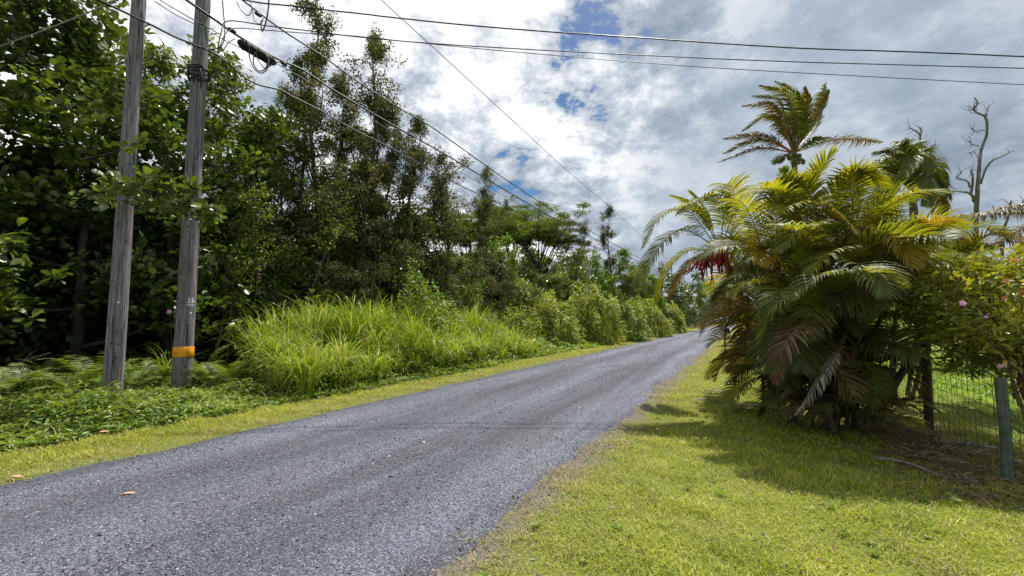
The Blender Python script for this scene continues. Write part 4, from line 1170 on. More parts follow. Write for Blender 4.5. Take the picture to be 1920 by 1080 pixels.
# --- ferns and small things on the near bank
def frond(mb, P0, d0, L, droop=.9, pairs=36, ll=.42, lw=.024, ang=(72, 34), V=22, ld=.7, wind=(0, 0, 0), pet=.16, r0=.011, g=rng, curve=None, mr=0, ml=1, tatter=0.0, sides=5, roll=0.0, rag=0.0):
    nk = 15
    if curve is not None:
        pts = hermite(curve, 8)
        sl = np.concatenate([[0], np.cumsum(np.linalg.norm(np.diff(pts, axis=0), axis=1))]); L = sl[-1]
        tt = np.linspace(0, L, nk); pts = np.stack([np.interp(tt, sl, pts[:, c]) for c in range(3)], -1)
    else:
        pts = [np.asarray(P0, float)]; d = norm(d0)
        for i in range(nk - 1):
            d = norm(d + np.array([0, 0, -1.0]) * droop * (.25 + 1.5 * (i / nk)) / nk * 1.5 + np.asarray(wind) * .06 * i / nk)
            pts.append(pts[-1] + d * L / (nk - 1))
        pts = np.array(pts)
    t = np.linspace(0, 1, nk)
    tube(mb, pts, r0 * (1 - .85 * t), sides, mr, cap=False)
    T = norm(np.gradient(pts, axis=0))
    x = np.linspace(0, 1, pairs); u = pet + (1 - pet) * x ** .95
    pos = np.stack([np.interp(u, t, pts[:, c]) for c in range(3)], -1)
    Tn = norm(np.stack([np.interp(u, t, T[:, c]) for c in range(3)], -1))
    Z = np.array([0, 0, 1.0]); S0 = np.cross(Tn, Z)
    bad = np.linalg.norm(S0, axis=1) < .2
    hd = norm(np.cross(norm(pts[-1] - pts[0] + [1e-3, 0, 0]), Z)); S0[bad] = hd
    S0 = norm(S0)
    # keep the side consistent along the rachis
    for i in range(1, pairs):
        if np.dot(S0[i], S0[i - 1]) < 0: S0[i] *= -1
    if roll:
        Nn0 = np.cross(S0, Tn); S0 = S0 * math.cos(roll) + Nn0 * math.sin(roll)
    Nn = norm(np.cross(S0, Tn))
    prof = np.clip(np.sin(PI * (.16 + .80 * x)), 0, 1) ** .75
    for sd in (-1, 1):
        k = g.uniform(0, 1, pairs) > tatter; m_ = k.sum()
        if m_ == 0: continue
        a = np.radians(ang[0] + (ang[1] - ang[0]) * x[k] + g.normal(0, 2.2 + 4 * rag, m_)); vv = np.radians(V + g.normal(0, 3 + 8 * rag, m_) + 9 * rag * np.sin(np.arange(m_) * .9 + g.uniform(0, 6)))
        D = Tn[k] * np.cos(a)[:, None] + (S0[k] * sd * np.cos(vv)[:, None] + Nn[k] * np.sin(vv)[:, None]) * np.sin(a)[:, None]
        D = norm(D)
        l = ll * prof[k] * np.where(g.uniform(0, 1, m_) < .03 + .08 * rag, g.uniform(.4, .8, m_), g.uniform(.93, 1.05, m_))
        seg = 5; pp = [pos[k]]
        wn = np.asarray(wind, float)
        dl = ld * g.uniform(.8 - .3 * rag, 1.2 + .4 * rag, (m_, 1))
        for q_ in range(seg):
            pp.append(pp[-1] + D * (l / seg)[:, None])
            D = norm(D + np.array([0, 0, -1.0]) * dl * (.10 + .16 * q_) + wn * (.15 + .1 * q_))
        pp = np.stack(pp, 1)
        D0 = norm(pp[:, 1] - pp[:, 0])
        Wd = norm(Tn[k] - D0 * (Tn[k] * D0).sum(1, keepdims=True))
        w = lw * np.array([.55, 1, 1, .85, .55, .06])[None] * (.6 + .4 * prof[k])[:, None]
        ribbon(mb, pp, np.repeat(Wd[:, None], seg + 1, 1), w, ml)


def fern(loc, n, L, label, seed, mats=('stem_green', 'fern')):
    g = np.random.default_rng(seed); t = thing('fern', loc, label, 'fern', 'ferns on the bank by the poles')
    for i in range(n):
        a = i * 2.4 + g.uniform(-.4, .4); e = g.uniform(.7, 1.25)
        mb = MB(); frond(mb, [0, 0, 0.05], [math.cos(a) * math.cos(e), math.sin(a) * math.cos(e), math.sin(e)], L * g.uniform(.7, 1.1), 1.1, 24, L * .2, .022, (80, 55), 5, .3, pet=.2, r0=.006, g=g, sides=4)
        mb.build('frond', [M[mats[0]], M[mats[1]]], t)
    return t


fern(base(150, 8.6, .1), 9, 1.0, 'yellow green fern left of the bare pole', 111)
fern(base(185, 9.3, .1), 8, 1.25, 'tall upright fern close behind the bare pole', 112)
fern(base(405, 9.4, .1), 8, .8, 'fern right of the banded pole', 113)
fern(base(60, 8.9, .1), 8, .9, 'darker fern below the fallen branch', 114)
fern(base(290, 9.6, .1), 7, .8, 'small fern between the two poles', 115)
for px_, d_f, L_f, lab in ((436, 9.6, .95, 'fern right of the small one by the banded pole, before the tall grass'), (105, 9.6, 1.1, 'fern in the shade left of the yellow green one'), (262, 8.9, .8, 'low fern at the right foot of the bare pole'), (20, 8.3, .8, 'low fern at the left border below the fallen branch'), (385, 10.6, 1.0, 'fern in the shade behind the banded pole')):
    fern(base(px_, d_f, .15), 8, L_f, lab, int(px_))
# long drooping grass tuft left of the banded pole
g = np.random.default_rng(120); n = 40; b_ = base(322, 10.3)
mb = MB(); blades(mb, g.normal(0, .08, (n, 3)) * [1, 1, 0], g.uniform(.9, 1.6, n), g.uniform(.018, .03, n), g.uniform(.3, 1.1, n), g.uniform(0, 6.28, n), g.uniform(.2, .6, n), 7)
t = mb.build('grass_tuft', M['tallgrass']); t.location = b_; tag(t, 'arching grass tuft just behind the banded pole', 'grass tuft')
# fallen branch
P = hermite([at(-60, 716, 9.6), at(20, 686, 9.9), at(62, 672, 10.1), at(96, 661, 10.2)], 6)
mb = MB(); tube(mb, P, np.linspace(.055, .025, len(P)), 7); tube(mb, [P[9], P[9] + [.12, .1, .22], P[9] + [.15, .2, .3]], [.02, .012, .006], 5)
tag(mb.build('fallen_branch', M['bark_grey'], smooth=True, loc=P[0]), 'pale fallen branch lying over the bank at the left edge', 'branch')
# single violet flower in the dark
b_ = at(318, 585, 10.9)
g = np.random.default_rng(5); mb = MB(); a = np.arange(5) * 2 * PI / 5
inst(mb, T_OVAL, np.zeros((5, 3)), np.stack([np.cos(a), 0 * a - .3, np.sin(a)], -1), np.tile([0, -1.0, .3], (5, 1)), .07, .06)
t = thing('violet_flower', b_, 'small violet flower on a long stalk in the shade between the poles', 'flower'); mb.build('petals', M['petal_pink'], t)
mb = MB(); tube(mb, hermite([[0, 0, 0], [.05, .05, -.6], [.1, .1, -b_[2]]], 5), .006, 4); mb.build('stalk', M['stem_green'], t)


# ------------------------------------------------------------------ palms
FM = {'k': 'areca_shaded', 'g': 'areca', 'y': 'areca_y', 'o': 'areca_gold', 'r': 'areca_red', 'b': 'areca_brown', 'd': 'palm_grey'}
FL = {'k': None, 'y': None, 'g': None, 'o': 'golden yellow frond', 'r': 'red brown withering frond', 'b': 'browning frond', 'd': 'dead grey hanging frond'}


def add_frond(t, loc, curve=None, kind='g', g=rng, **kw):
    mb = MB()
    if curve is not None: curve = [np.asarray(c) - loc for c in curve]
    frond(mb, None if curve is not None else kw.pop('P0') - loc, kw.pop('d0', None), kw.pop('L', 1.5), curve=curve, g=g, **kw)
    o = mb.build('frond', [M['stem_gold' if kind in 'yo' else 'stem_green' if kind != 'd' else 'stem_dark'], M[FM[kind]]], t)
    if FL[kind]: o['label'] = FL[kind]
    return o


def crown(t, loc, c, ax, n, L, g, kinds, el=(1.25, -.3), droop=(.6, 1.5), ll=.46, pairs=36, az0=0.0, cut=None):
    """fronds round the top of a stem: young ones stand up, old ones hang"""
    ax = norm(ax); ux = norm(np.cross(ax, [0.3, 1, .1])); vx = np.cross(ax, ux)
    for i in range(n):
        f = (i + .5) / n
        a = az0 + i * 2.4 + g.uniform(-.25, .25)
        e = el[0] + (el[1] - el[0]) * f
        d0 = (ux * math.cos(a) + vx * math.sin(a)) * math.cos(e) + ax * math.sin(e)
        if cut is not None and cut(d0): continue
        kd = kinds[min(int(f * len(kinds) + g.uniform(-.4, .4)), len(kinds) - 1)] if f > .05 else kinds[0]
        add_frond(t, loc, None, kd, g, P0=c + d0 * .03, d0=d0, L=L * g.uniform(.8, 1.12) * (.8 if i == 0 else 1), droop=droop[0] + (droop[1] - droop[0]) * g.uniform(.2, 1),
                  pairs=pairs, ll=ll * g.uniform(.9, 1.1), lw=.027, rag=.9 * (kd in 'bd'), ld=g.uniform(.45, .95), V=g.uniform(8, 30), roll=g.normal(0, .35), tatter=.02 + .1 * (kd in 'bdr'))


def stem(t, loc, pts, r0, r1, mat='stem_green', shaft=True):
    P = hermite([np.asarray(p) - loc for p in pts], 8)
    mb = MB(); k = len(P)
    rad = np.linspace(r0, r1, k) * (1 + .05 * (np.arange(k) % 3 == 0))
    tube(mb, P, rad, 10)
    mb.build('stem', M[mat], t, smooth=True)
    if shaft:
        mb = MB(); tube(mb, P[-5:], np.linspace(r1 * 1.25, r1 * .8, 5), 10); mb.build('crownshaft', M['stem_gold'], t, smooth=True)


G_A = 'clumping palms along the fence'
# ---- the near clump
lA = gp(1580, 812)
cA = thing('clumping_palm', lA, 'biggest dense clumping palm on the lawn, red brown and grey dead fronds at its front', 'palm', G_A)
g = np.random.default_rng(201)
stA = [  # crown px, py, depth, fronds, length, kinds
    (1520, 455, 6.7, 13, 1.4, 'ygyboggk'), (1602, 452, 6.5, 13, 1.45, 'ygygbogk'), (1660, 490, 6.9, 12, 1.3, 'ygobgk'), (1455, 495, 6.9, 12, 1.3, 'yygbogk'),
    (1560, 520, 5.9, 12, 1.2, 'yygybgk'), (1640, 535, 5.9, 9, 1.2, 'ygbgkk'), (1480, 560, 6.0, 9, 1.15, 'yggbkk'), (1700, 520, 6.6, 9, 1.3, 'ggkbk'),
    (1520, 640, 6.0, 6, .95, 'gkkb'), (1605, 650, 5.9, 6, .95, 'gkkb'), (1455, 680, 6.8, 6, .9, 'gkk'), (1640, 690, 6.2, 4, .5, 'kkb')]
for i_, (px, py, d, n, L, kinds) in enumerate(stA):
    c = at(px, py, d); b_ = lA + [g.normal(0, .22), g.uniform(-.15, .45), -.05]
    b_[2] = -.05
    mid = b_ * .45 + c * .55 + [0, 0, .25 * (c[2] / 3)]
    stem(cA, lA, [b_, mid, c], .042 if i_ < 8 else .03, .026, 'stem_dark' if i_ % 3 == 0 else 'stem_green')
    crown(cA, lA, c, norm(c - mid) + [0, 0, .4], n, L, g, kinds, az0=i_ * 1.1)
# leaning bare stems at the right of the clump
stem(cA, lA, [gp(1632, 790), at(1668, 735, 6.1), at(1722, 645, 6.3), at(1752, 560, 6.6)], .055, .04, 'stem_dark', False)
crown(cA, lA, at(1752, 555, 6.6), [.3, 0, 1], 6, 1.2, g, 'ggb', az0=2)
# hand placed fronds seen in front
H = lambda *l: [at(*a) for a in l]
add_frond(cA, lA, H((1555, 600, 5.4), (1505, 608, 5.0), (1470, 650, 4.85), (1455, 715, 4.85)), 'r', g, ll=.32, lw=.024, pairs=36, rag=.4, ld=.55, V=4)
add_frond(cA, lA, H((1580, 650, 5.3), (1562, 670, 5.15), (1530, 720, 5.05), (1492, 775, 5.05)), 'd', g, ll=.17, lw=.014, pairs=44, rag=1.0, ld=2.6, V=-10)
add_frond(cA, lA, H((1600, 700, 5.5), (1625, 680, 5.25), (1640, 715, 5.3), (1640, 760, 5.4)), 'k', g, ll=.28, lw=.026, ld=.8)
add_frond(cA, lA, H((1560, 560, 5.6), (1600, 520, 5.1), (1650, 512, 4.95), (1692, 538, 4.9)), 'y', g, ll=.34, lw=.028, pairs=36, ld=.9)
add_frond(cA, lA, H((1590, 560, 5.5), (1568, 520, 5.1), (1530, 520, 5.0), (1490, 560, 4.95)), 'g', g, ll=.36, lw=.027, pairs=36, ld=.8)
add_frond(cA, lA, H((1530, 600, 5.6), (1500, 560, 5.3), (1455, 570, 5.2), (1425, 640, 5.2)), 'g', g, ll=.38, lw=.027, pairs=36, ld=.7)
add_frond(cA, lA, H((1510, 378, 6.6), (1528, 340, 6.5), (1545, 308, 6.4), (1566, 284, 6.3)), 'y', g, ll=.36, lw=.028, pairs=36, ld=.3, V=15)
add_frond(cA, lA, H((1600, 395, 6.4), (1595, 345, 6.2), (1612, 318, 6.1), (1660, 350, 6.0)), 'y', g, ll=.40, lw=.028, pairs=36, ld=.4, V=12)
add_frond(cA, lA, H((1500, 420, 6.5), (1470, 370, 6.3), (1430, 352, 6.2), (1395, 372, 6.1)), 'y', g, ll=.42, lw=.028, pairs=36, ld=.5, V=12)
add_frond(cA, lA, H((1505, 400, 6.6), (1480, 350, 6.5), (1470, 330, 6.5), (1466, 318, 6.5)), 'g', g, ll=.30, lw=.027, pairs=36, ld=.3)
add_frond(cA, lA, H((1640, 450, 6.5), (1685, 425, 6.3), (1715, 425, 6.2), (1740, 455, 6.2)), 'g', g, ll=.38, lw=.027, pairs=36, ld=.6)
for cv, kd in ((((1490, 430, 6.8), (1482, 380, 6.7), (1462, 345, 6.6), (1425, 350, 6.5)), 'y'), (((1540, 420, 6.6), (1520, 370, 6.5), (1500, 340, 6.5), (1470, 345, 6.4)), 'y'), (((1570, 420, 6.6), (1580, 360, 6.6), (1600, 335, 6.6), (1640, 345, 6.6)), 'y'), (((1430, 470, 6.9), (1410, 410, 6.8), (1385, 375, 6.7), (1345, 390, 6.6)), 'y'), (((1560, 470, 6.0), (1540, 430, 5.8), (1500, 430, 5.6), (1465, 470, 5.5)), 'g'), (((1630, 480, 6.0), (1650, 440, 5.8), (1690, 440, 5.7), (1725, 480, 5.6)), 'g'), (((1600, 520, 5.8), (1585, 480, 5.6), (1550, 475, 5.4), (1520, 510, 5.3)), 'y')):
    add_frond(cA, lA, H(*cv), kd, g, ll=.40, lw=.028, pairs=36, ld=.5, V=14)
# skirt of low fronds round the foot
for i_, (px, py, d, n, L, kinds) in enumerate(((1490, 735, 6.7, 6, .75, 'gkk'), (1430, 705, 7.6, 6, .9, 'gky'), (1545, 735, 6.3, 7, .65, 'kkb'), (1600, 740, 6.2, 6, .6, 'kkb'), (1560, 690, 6.5, 6, .8, 'kkb'), (1520, 690, 6.6, 6, .8, 'gkb'), (1540, 590, 6.5, 7, 1.0, 'gkkk'), (1620, 600, 6.6, 7, .9, 'gkkk'), (1480, 620, 6.9, 7, 1.0, 'gkkb'))):
    c = at(px, py, d); b_ = c * [1, 1, 0] + [.05, .1, -.05]
    stem(cA, lA, [b_, (b_ + c) / 2, c], .03, .024, 'stem_dark'); crown(cA, lA, c, [0, 0, 1], n, L, g, kinds, az0=i_ * .8, ll=.36)
for i_ in range(14):
    a = i_ * .45 + 2.0; b_ = lA + [math.cos(a) * .3, math.sin(a) * .3, .15 + .3 * g.uniform()]
    add_frond(cA, lA, None, 'kkgbk'[i_ % 5], g, P0=b_, d0=[math.cos(a), math.sin(a), g.uniform(.6, 1.3)], L=g.uniform(.5, .8), droop=1.3, ll=.3, lw=.024, pairs=28, ld=1.0, rag=.5)

# ---- the middle clump whose head leans out over the road
lB = rs(1.2, 11.2)
cB = thing('clumping_palm', lB, 'clumping palm with an orange stem leaning out towards the road', 'palm', G_A)
g = np.random.default_rng(202)
stem(cB, lB, [lB, at(1415, 640, 8.4), at(1385, 545, 8.5), at(1352, 478, 8.4)], .06, .05, 'stem_gold')
cc = at(1346, 468, 8.4)
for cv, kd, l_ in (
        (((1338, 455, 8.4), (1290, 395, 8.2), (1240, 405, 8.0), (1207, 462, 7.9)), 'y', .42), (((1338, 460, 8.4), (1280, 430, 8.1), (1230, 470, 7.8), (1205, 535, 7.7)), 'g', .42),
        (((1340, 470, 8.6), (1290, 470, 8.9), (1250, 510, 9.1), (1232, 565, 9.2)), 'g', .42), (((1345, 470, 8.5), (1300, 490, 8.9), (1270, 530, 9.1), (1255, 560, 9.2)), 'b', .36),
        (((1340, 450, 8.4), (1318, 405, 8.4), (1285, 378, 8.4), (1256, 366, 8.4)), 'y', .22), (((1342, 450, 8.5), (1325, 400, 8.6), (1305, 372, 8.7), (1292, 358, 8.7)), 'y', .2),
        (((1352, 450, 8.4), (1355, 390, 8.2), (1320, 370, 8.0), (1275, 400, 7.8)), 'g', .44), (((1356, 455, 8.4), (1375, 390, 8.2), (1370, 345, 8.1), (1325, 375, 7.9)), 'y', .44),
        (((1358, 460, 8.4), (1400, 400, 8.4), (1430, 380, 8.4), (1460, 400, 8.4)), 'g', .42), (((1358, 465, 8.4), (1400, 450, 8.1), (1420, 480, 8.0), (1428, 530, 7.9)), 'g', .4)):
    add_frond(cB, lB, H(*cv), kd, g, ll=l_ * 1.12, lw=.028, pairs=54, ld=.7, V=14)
# red flower strands below the head
for nm, px, py in (('a', 1345, 468), ('b', 1316, 482)):
    mb = MB()
    for _ in range(28):
        p0 = at(px + 10, py - 12, 7.45) - lB; d0 = g.normal(0, .30, 3) + [-.35, -.1, -.9]
        pp, _d = path(g, p0, d0, g.uniform(.3, .6), 5, .12, -.12); tube(mb, pp, .012, 4)
    tube(mb, hermite([at(1362, 495, 8.4) - lB, at(px + 20, py - 2, 7.9) - lB, at(px + 10, py - 12, 7.45) - lB], 5), .014, 5)
    mb.build('flower_strands', M['flowerred'], cB)
stB = [(1440, 500, 8.2, 7, 1.4, 'yggb'), (1395, 560, 8.6, 6, 1.25, 'ggob'), (1475, 470, 8.6, 7, 1.4, 'yygg'), (1400, 650, 8.8, 5, 1.0, 'gog'), (1430, 610, 8.0, 6, 1.2, 'ggb')]
for i_, (px, py, d, n, L, kinds) in enumerate(stB):
    c = at(px, py, d); b_ = lB + [g.normal(0, .2), g.normal(0, .2), -.05]; b_[2] = -.05
    mid = b_ * .45 + c * .55 + [0, 0, .2]
    stem(cB, lB, [b_, mid, c], .04, .028, 'stem_gold' if i_ == 1 else 'stem_green')
    crown(cB, lB, c, norm(c - mid) + [0, 0, .4], n, L, g, kinds, az0=i_ * 1.7)
add_frond(cB, lB, H((1420, 590, 7.2), (1375, 560, 7.0), (1335, 590, 6.9), (1313, 628, 6.9)), 'b', g, ll=.36, lw=.024, pairs=40, ld=.9, V=8)
add_frond(cB, lB, H((1420, 570, 7.6), (1375, 540, 7.4), (1340, 560, 7.3), (1318, 600, 7.2)), 'g', g, ll=.40, lw=.026, pairs=40, ld=.6, V=8)
add_frond(cB, lB, H((1425, 615, 8.3), (1395, 600, 8.1), (1368, 605, 8.0), (1352, 620, 8.0)), 'o', g, ll=.26, lw=.026, pairs=30, ld=.9)
add_frond(cB, lB, H((1440, 650, 8.3), (1420, 660, 8.1), (1400, 680, 8.0), (1385, 690, 8.0)), 'o', g, ll=.24, lw=.026, pairs=28, ld=.9)
for i_ in range(10):
    a = i_ * .7 + 2.2; b_ = lB + [math.cos(a) * .3, math.sin(a) * .3, .15 + .3 * g.uniform()]
    add_frond(cB, lB, None, 'kogyk'[i_ % 5], g, P0=b_, d0=[math.cos(a), math.sin(a), g.uniform(.5, 1.1)], L=g.uniform(.8, 1.2), droop=1.2, ll=.32, lw=.024, pairs=30, ld=1.0)

# ---- the farther clump
lC = rs(1.5, 16.5)
cC = thing('clumping_palm', lC, 'farthest clumping palm along the fence, yellowed low fronds beside the roadside box', 'palm', G_A)
g = np.random.default_rng(203)
for i_, (dx, dy, h, n, L, kinds) in enumerate(((0, 0, 3.0, 7, 1.4, 'yggb'), (-.7, -.4, 2.2, 7, 1.3, 'ygob'), (.6, .3, 2.4, 6, 1.3, 'yggb'), (-.9, .5, 1.4, 6, 1.1, 'oygb'), (.2, -.6, 1.2, 5, 1.0, 'gob'))):
    c = lC + [dx, dy, h]; b_ = lC + [dx * .3, dy * .3, -.05]; mid = (b_ + c) / 2 + [0, 0, .1]
    stem(cC, lC, [b_, mid, c], .04, .028, 'stem_gold')
    crown(cC, lC, c, [dx * .4, dy * .4, 1], n, L, g, kinds, az0=i_, pairs=34)

# ---- clump behind the fence on the right
lD = base(1672, 9.3)
cD = thing('clumping_palm', lD, 'dark clumping palm behind the fence, right of the biggest one', 'palm', G_A)
g = np.random.default_rng(204)
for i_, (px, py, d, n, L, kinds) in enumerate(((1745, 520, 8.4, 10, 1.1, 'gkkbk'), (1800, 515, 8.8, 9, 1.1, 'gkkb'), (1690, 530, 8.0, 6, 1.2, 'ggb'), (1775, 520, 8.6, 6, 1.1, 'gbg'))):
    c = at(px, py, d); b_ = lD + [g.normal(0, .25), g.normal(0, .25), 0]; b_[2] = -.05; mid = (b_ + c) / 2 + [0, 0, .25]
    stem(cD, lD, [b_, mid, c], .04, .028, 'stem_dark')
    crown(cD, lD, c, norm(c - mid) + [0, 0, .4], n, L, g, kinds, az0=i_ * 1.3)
add_frond(cD, lD, H((1790, 520, 8.2), (1830, 455, 7.8), (1870, 440, 7.6), (1925, 470, 7.5)), 'b', g, ll=.5, lw=.026, ld=.6)
add_frond(cD, lD, H((1785, 500, 8.2), (1800, 440, 8.0), (1830, 425, 7.8), (1880, 440, 7.7)), 'g', g, ll=.5, lw=.026, ld=.6)
mb = MB()
for _ in range(40):
    pp, _d = path(g, at(1828, 478, 7.9) - lD, g.normal(0, .5, 3) + [.2, 0, -.6], g.uniform(.2, .42), 5, .15, -.1); tube(mb, pp, .009, 4)
mb.build('flower_strands', M['flowerred'], cD)


# ---- coconut palms
def coconut(px, py, d, fr, label, seed, wind, lw=.05, ll=.62, trunk_to=None, mats='cb'):
    g = np.random.default_rng(seed); c = at(px, py, d); b_ = base(px + 8, d)
    t = thing('coconut_palm', b_, label, 'palm', 'coconut palms behind the clumping palms')
    mb = MB(); P = hermite([b_ * 0 - [0, 0, .1], (c - b_) * .5 + [.15, 0, 0], c - b_], 10)
    tube(mb, P, np.linspace(.2, .12, len(P)) * (1 + .05 * (np.arange(len(P)) % 2)), 10); mb.build('trunk', M['bark_grey'], t, smooth=True)
    for i_, (cx_, cy_, tx, ty, dd, kd) in enumerate(fr):
        cv = [c, at(cx_, cy_, d + dd * .5), at(tx, ty, d + dd)]
        cv = [c, c * .25 + cv[1] * .75 * .66 + cv[1] * .25 * .34 + 0 * c, cv[2]] if False else cv
        mb = MB(); frond(mb, None, None, 3, curve=[x - b_ for x in cv], pairs=105, ll=ll * g.uniform(.95, 1.3), lw=lw*.9, ang=(62, 24), V=g.uniform(-5, 15), ld=g.uniform(.8, 1.4), wind=wind, pet=.2, r0=.045, g=g, rag=1.0, tatter=.08, sides=5)
        o = mb.build('frond', [M['stem_green' if kd != 'b' else 'stem_gold'], M['coco' if kd != 'b' else 'coco_b']], t)
        if kd == 'b': o['label'] = 'browned frond with a ragged tip'
    for k_ in range(5):
        a_ = k_ * 1.26 + seed; o_ = np.array([.24 * math.cos(a_), .24 * math.sin(a_), -.22 - .04 * (k_ % 2)])
        q_ = np.array([[math.sin(v) * math.cos(h), math.sin(v) * math.sin(h), math.cos(v)] for v in np.linspace(.05, PI - .05, 8) for h in np.linspace(0, 2 * PI, 10, endpoint=False)]) * [.1, .1, .13]
        ix = np.arange(80).reshape(8, 10); mb = MB()
        mb.add(q_ + (c - b_) + o_, [np.stack([ix[:-1], np.roll(ix, -1, 1)[:-1], np.roll(ix, -1, 1)[1:], ix[1:]], -1).reshape(-1, 4), ix[0][None], ix[-1][::-1][None]])
        mb.build('coconut', M['stem_green'], t, smooth=True)
    return t


coconut(1488, 286, 22, [
    (1420, 278, 1347, 304, -1, 'b'), (1425, 262, 1358, 288, 1.2, 'b'), (1430, 255, 1356, 260, -.8, 'b'), (1448, 215, 1393, 244, .8, 'g'), (1450, 200, 1392, 198, -1.2, 'b'), (1462, 190, 1412, 180, 1.0, 'g'),
    (1480, 185, 1425, 160, -.6, 'g'), (1497, 180, 1455, 153, .6, 'g'), (1500, 190, 1470, 155, 1.4, 'g'), (1514, 200, 1510, 163, -1.0, 'b'), (1530, 210, 1548, 158, .6, 'g'), (1535, 215, 1553, 170, -1.2, 'b'), (1528, 240, 1540, 195, 1.5, 'g'),
    (1530, 262, 1557, 258, -1.4, 'g'), (1565, 262, 1652, 266, .5, 'b'), (1470, 292, 1460, 305, -1.2, 'g'), (1497, 300, 1503, 306, -.8, 'g'), (1475, 220, 1440, 200, 2.0, 'g'), (1510, 225, 1495, 172, -1.8, 'g')],
    'tall wind blown coconut palm rising over the biggest palm clump', 301, (-1.5, 0, .2))
coconut(1709, 356, 17, [
    (1660, 300, 1622, 318, -.8, 'g'), (1655, 312, 1618, 345, .8, 'g'), (1675, 285, 1640, 285, .5, 'g'), (1695, 270, 1678, 272, -.6, 'g'), (1712, 272, 1725, 290, .8, 'g'), (1730, 280, 1745, 330, -.8, 'g'),
    (1740, 300, 1775, 345, .6, 'g'), (1745, 320, 1782, 370, -.6, 'g'), (1670, 330, 1640, 375, -1, 'g'), (1690, 320, 1668, 372, 1, 'g'), (1700, 300, 1655, 300, 1.2, 'g'), (1728, 330, 1742, 385, -1.2, 'g'), (1750, 345, 1770, 400, 1, 'b'), (1720, 290, 1700, 330, -1.4, 'g')],
    'shorter green coconut palm with drooping fronds beside the dead trees', 302, (-.6, 0, -.1), .045, .6)
coconut(2010, 440, 11, [
    (1930, 385, 1790, 412, -.4, 'b'), (1920, 400, 1752, 410, .6, 'b'), (1940, 420, 1850, 468, -.6, 'b'), (1950, 430, 1880, 500, .5, 'g'), (1990, 370, 1950, 330, 1, 'g'), (2060, 380, 2120, 400, -1, 'g'), (2060, 440, 2130, 500, .6, 'g'), (2000, 380, 2040, 330, .4, 'g')],
    'low coconut palm beyond the right edge, its thin browned fronds hanging into view', 303, (0, 0, -.5), .03, .55)


# ---- dead trees
def dead(px, d, label, limbs, r0):
    b_ = base(px, d); t = thing('dead_tree', b_, label, 'dead tree', 'leafless dead trees against the clouds')
    for i_, (pts, ra, rb) in enumerate(limbs):
        P = hermite([(at(x, y, d + .25 * math.sin(k_ * 1.7 + i_)) if not (i_ == 0 and k_ == 0) else b_) - b_ for k_, (x, y) in enumerate(pts)], 6)
        P = P + .015 * np.stack([wav(np.arange(len(P)), i_, .8, c) for c in range(3)], -1)
        sl = np.concatenate([[0], np.cumsum(np.linalg.norm(np.diff(P, axis=0), axis=1))]) / 1.0
        mb = MB(); tube(mb, P, (ra + (rb - ra) * np.clip(sl / sl[-1], 0, 1) ** .75) * (1 + .10 * wav(np.arange(len(P)), i_, 1.7, 4)), 8)
        gg = np.random.default_rng(i_ + int(px))
        for _ in range(9 if i_ == 0 else 4):
            j_ = int(gg.integers(len(P) * 2 // 3 if i_ == 0 else len(P) // 3, len(P))); dv = norm(P[j_] - P[j_ - 1])
            tw_, _d = path(gg, P[j_], dv * .5 + gg.normal(0, .6, 3) + [0, 0, .2], gg.uniform(.3, .9), 5, .35); tube(mb, tw_, np.linspace(.022, .007, 6), 4)
        mb.build('trunk' if i_ == 0 else 'branch', M['bark_pale'], t, smooth=True)
    return t


dead(1828, 25, 'tall bleached dead tree with a crooked bare top', [
    ([(1828, 650), (1830, 411), (1832, 369), (1835, 322), (1839, 284), (1850, 252), (1850, 230), (1846, 218), (1830, 210), (1827, 202), (1833, 194), (1827, 183)], .22, .04),
    ([(1838, 345), (1849, 315), (1861, 301), (1880, 293), (1902, 281)], .07, .02), ([(1828, 378), (1820, 364), (1798, 359), (1772, 359)], .10, .03),
    ([(1821, 362), (1824, 337), (1821, 317)], .07, .045), ([(1819, 352), (1813, 339), (1795, 334), (1803, 323)], .06, .02), ([(1849, 216), (1852, 205), (1855, 196)], .05, .03),
    ([(1846, 244), (1830, 246), (1822, 241)], .03, .015), ([(1836, 274), (1822, 270), (1817, 262)], .035, .012), ([(1836, 300), (1826, 285), (1812, 290)], .025, .01)], .26)
dead(1752, 27, 'slimmer forked dead tree standing behind the shorter coconut palm', [
    ([(1755, 640), (1750, 420), (1745, 340), (1737, 306), (1726, 271), (1724, 252), (1706, 240)], .2, .03), ([(1738, 303), (1745, 287), (1743, 278), (1753, 270)], .06, .025), ([(1725, 262), (1728, 248), (1727, 242)], .03, .015)], .2)
dead(1885, 24, 'low broken dead tree at the right edge above the flowering shrub', [
    ([(1880, 640), (1878, 450), (1887, 416), (1899, 394), (1925, 383)], .14, .04), ([(1899, 394), (1894, 384), (1896, 376)], .05, .03), ([(1915, 388), (1918, 378), (1930, 372)], .05, .02)], .14)

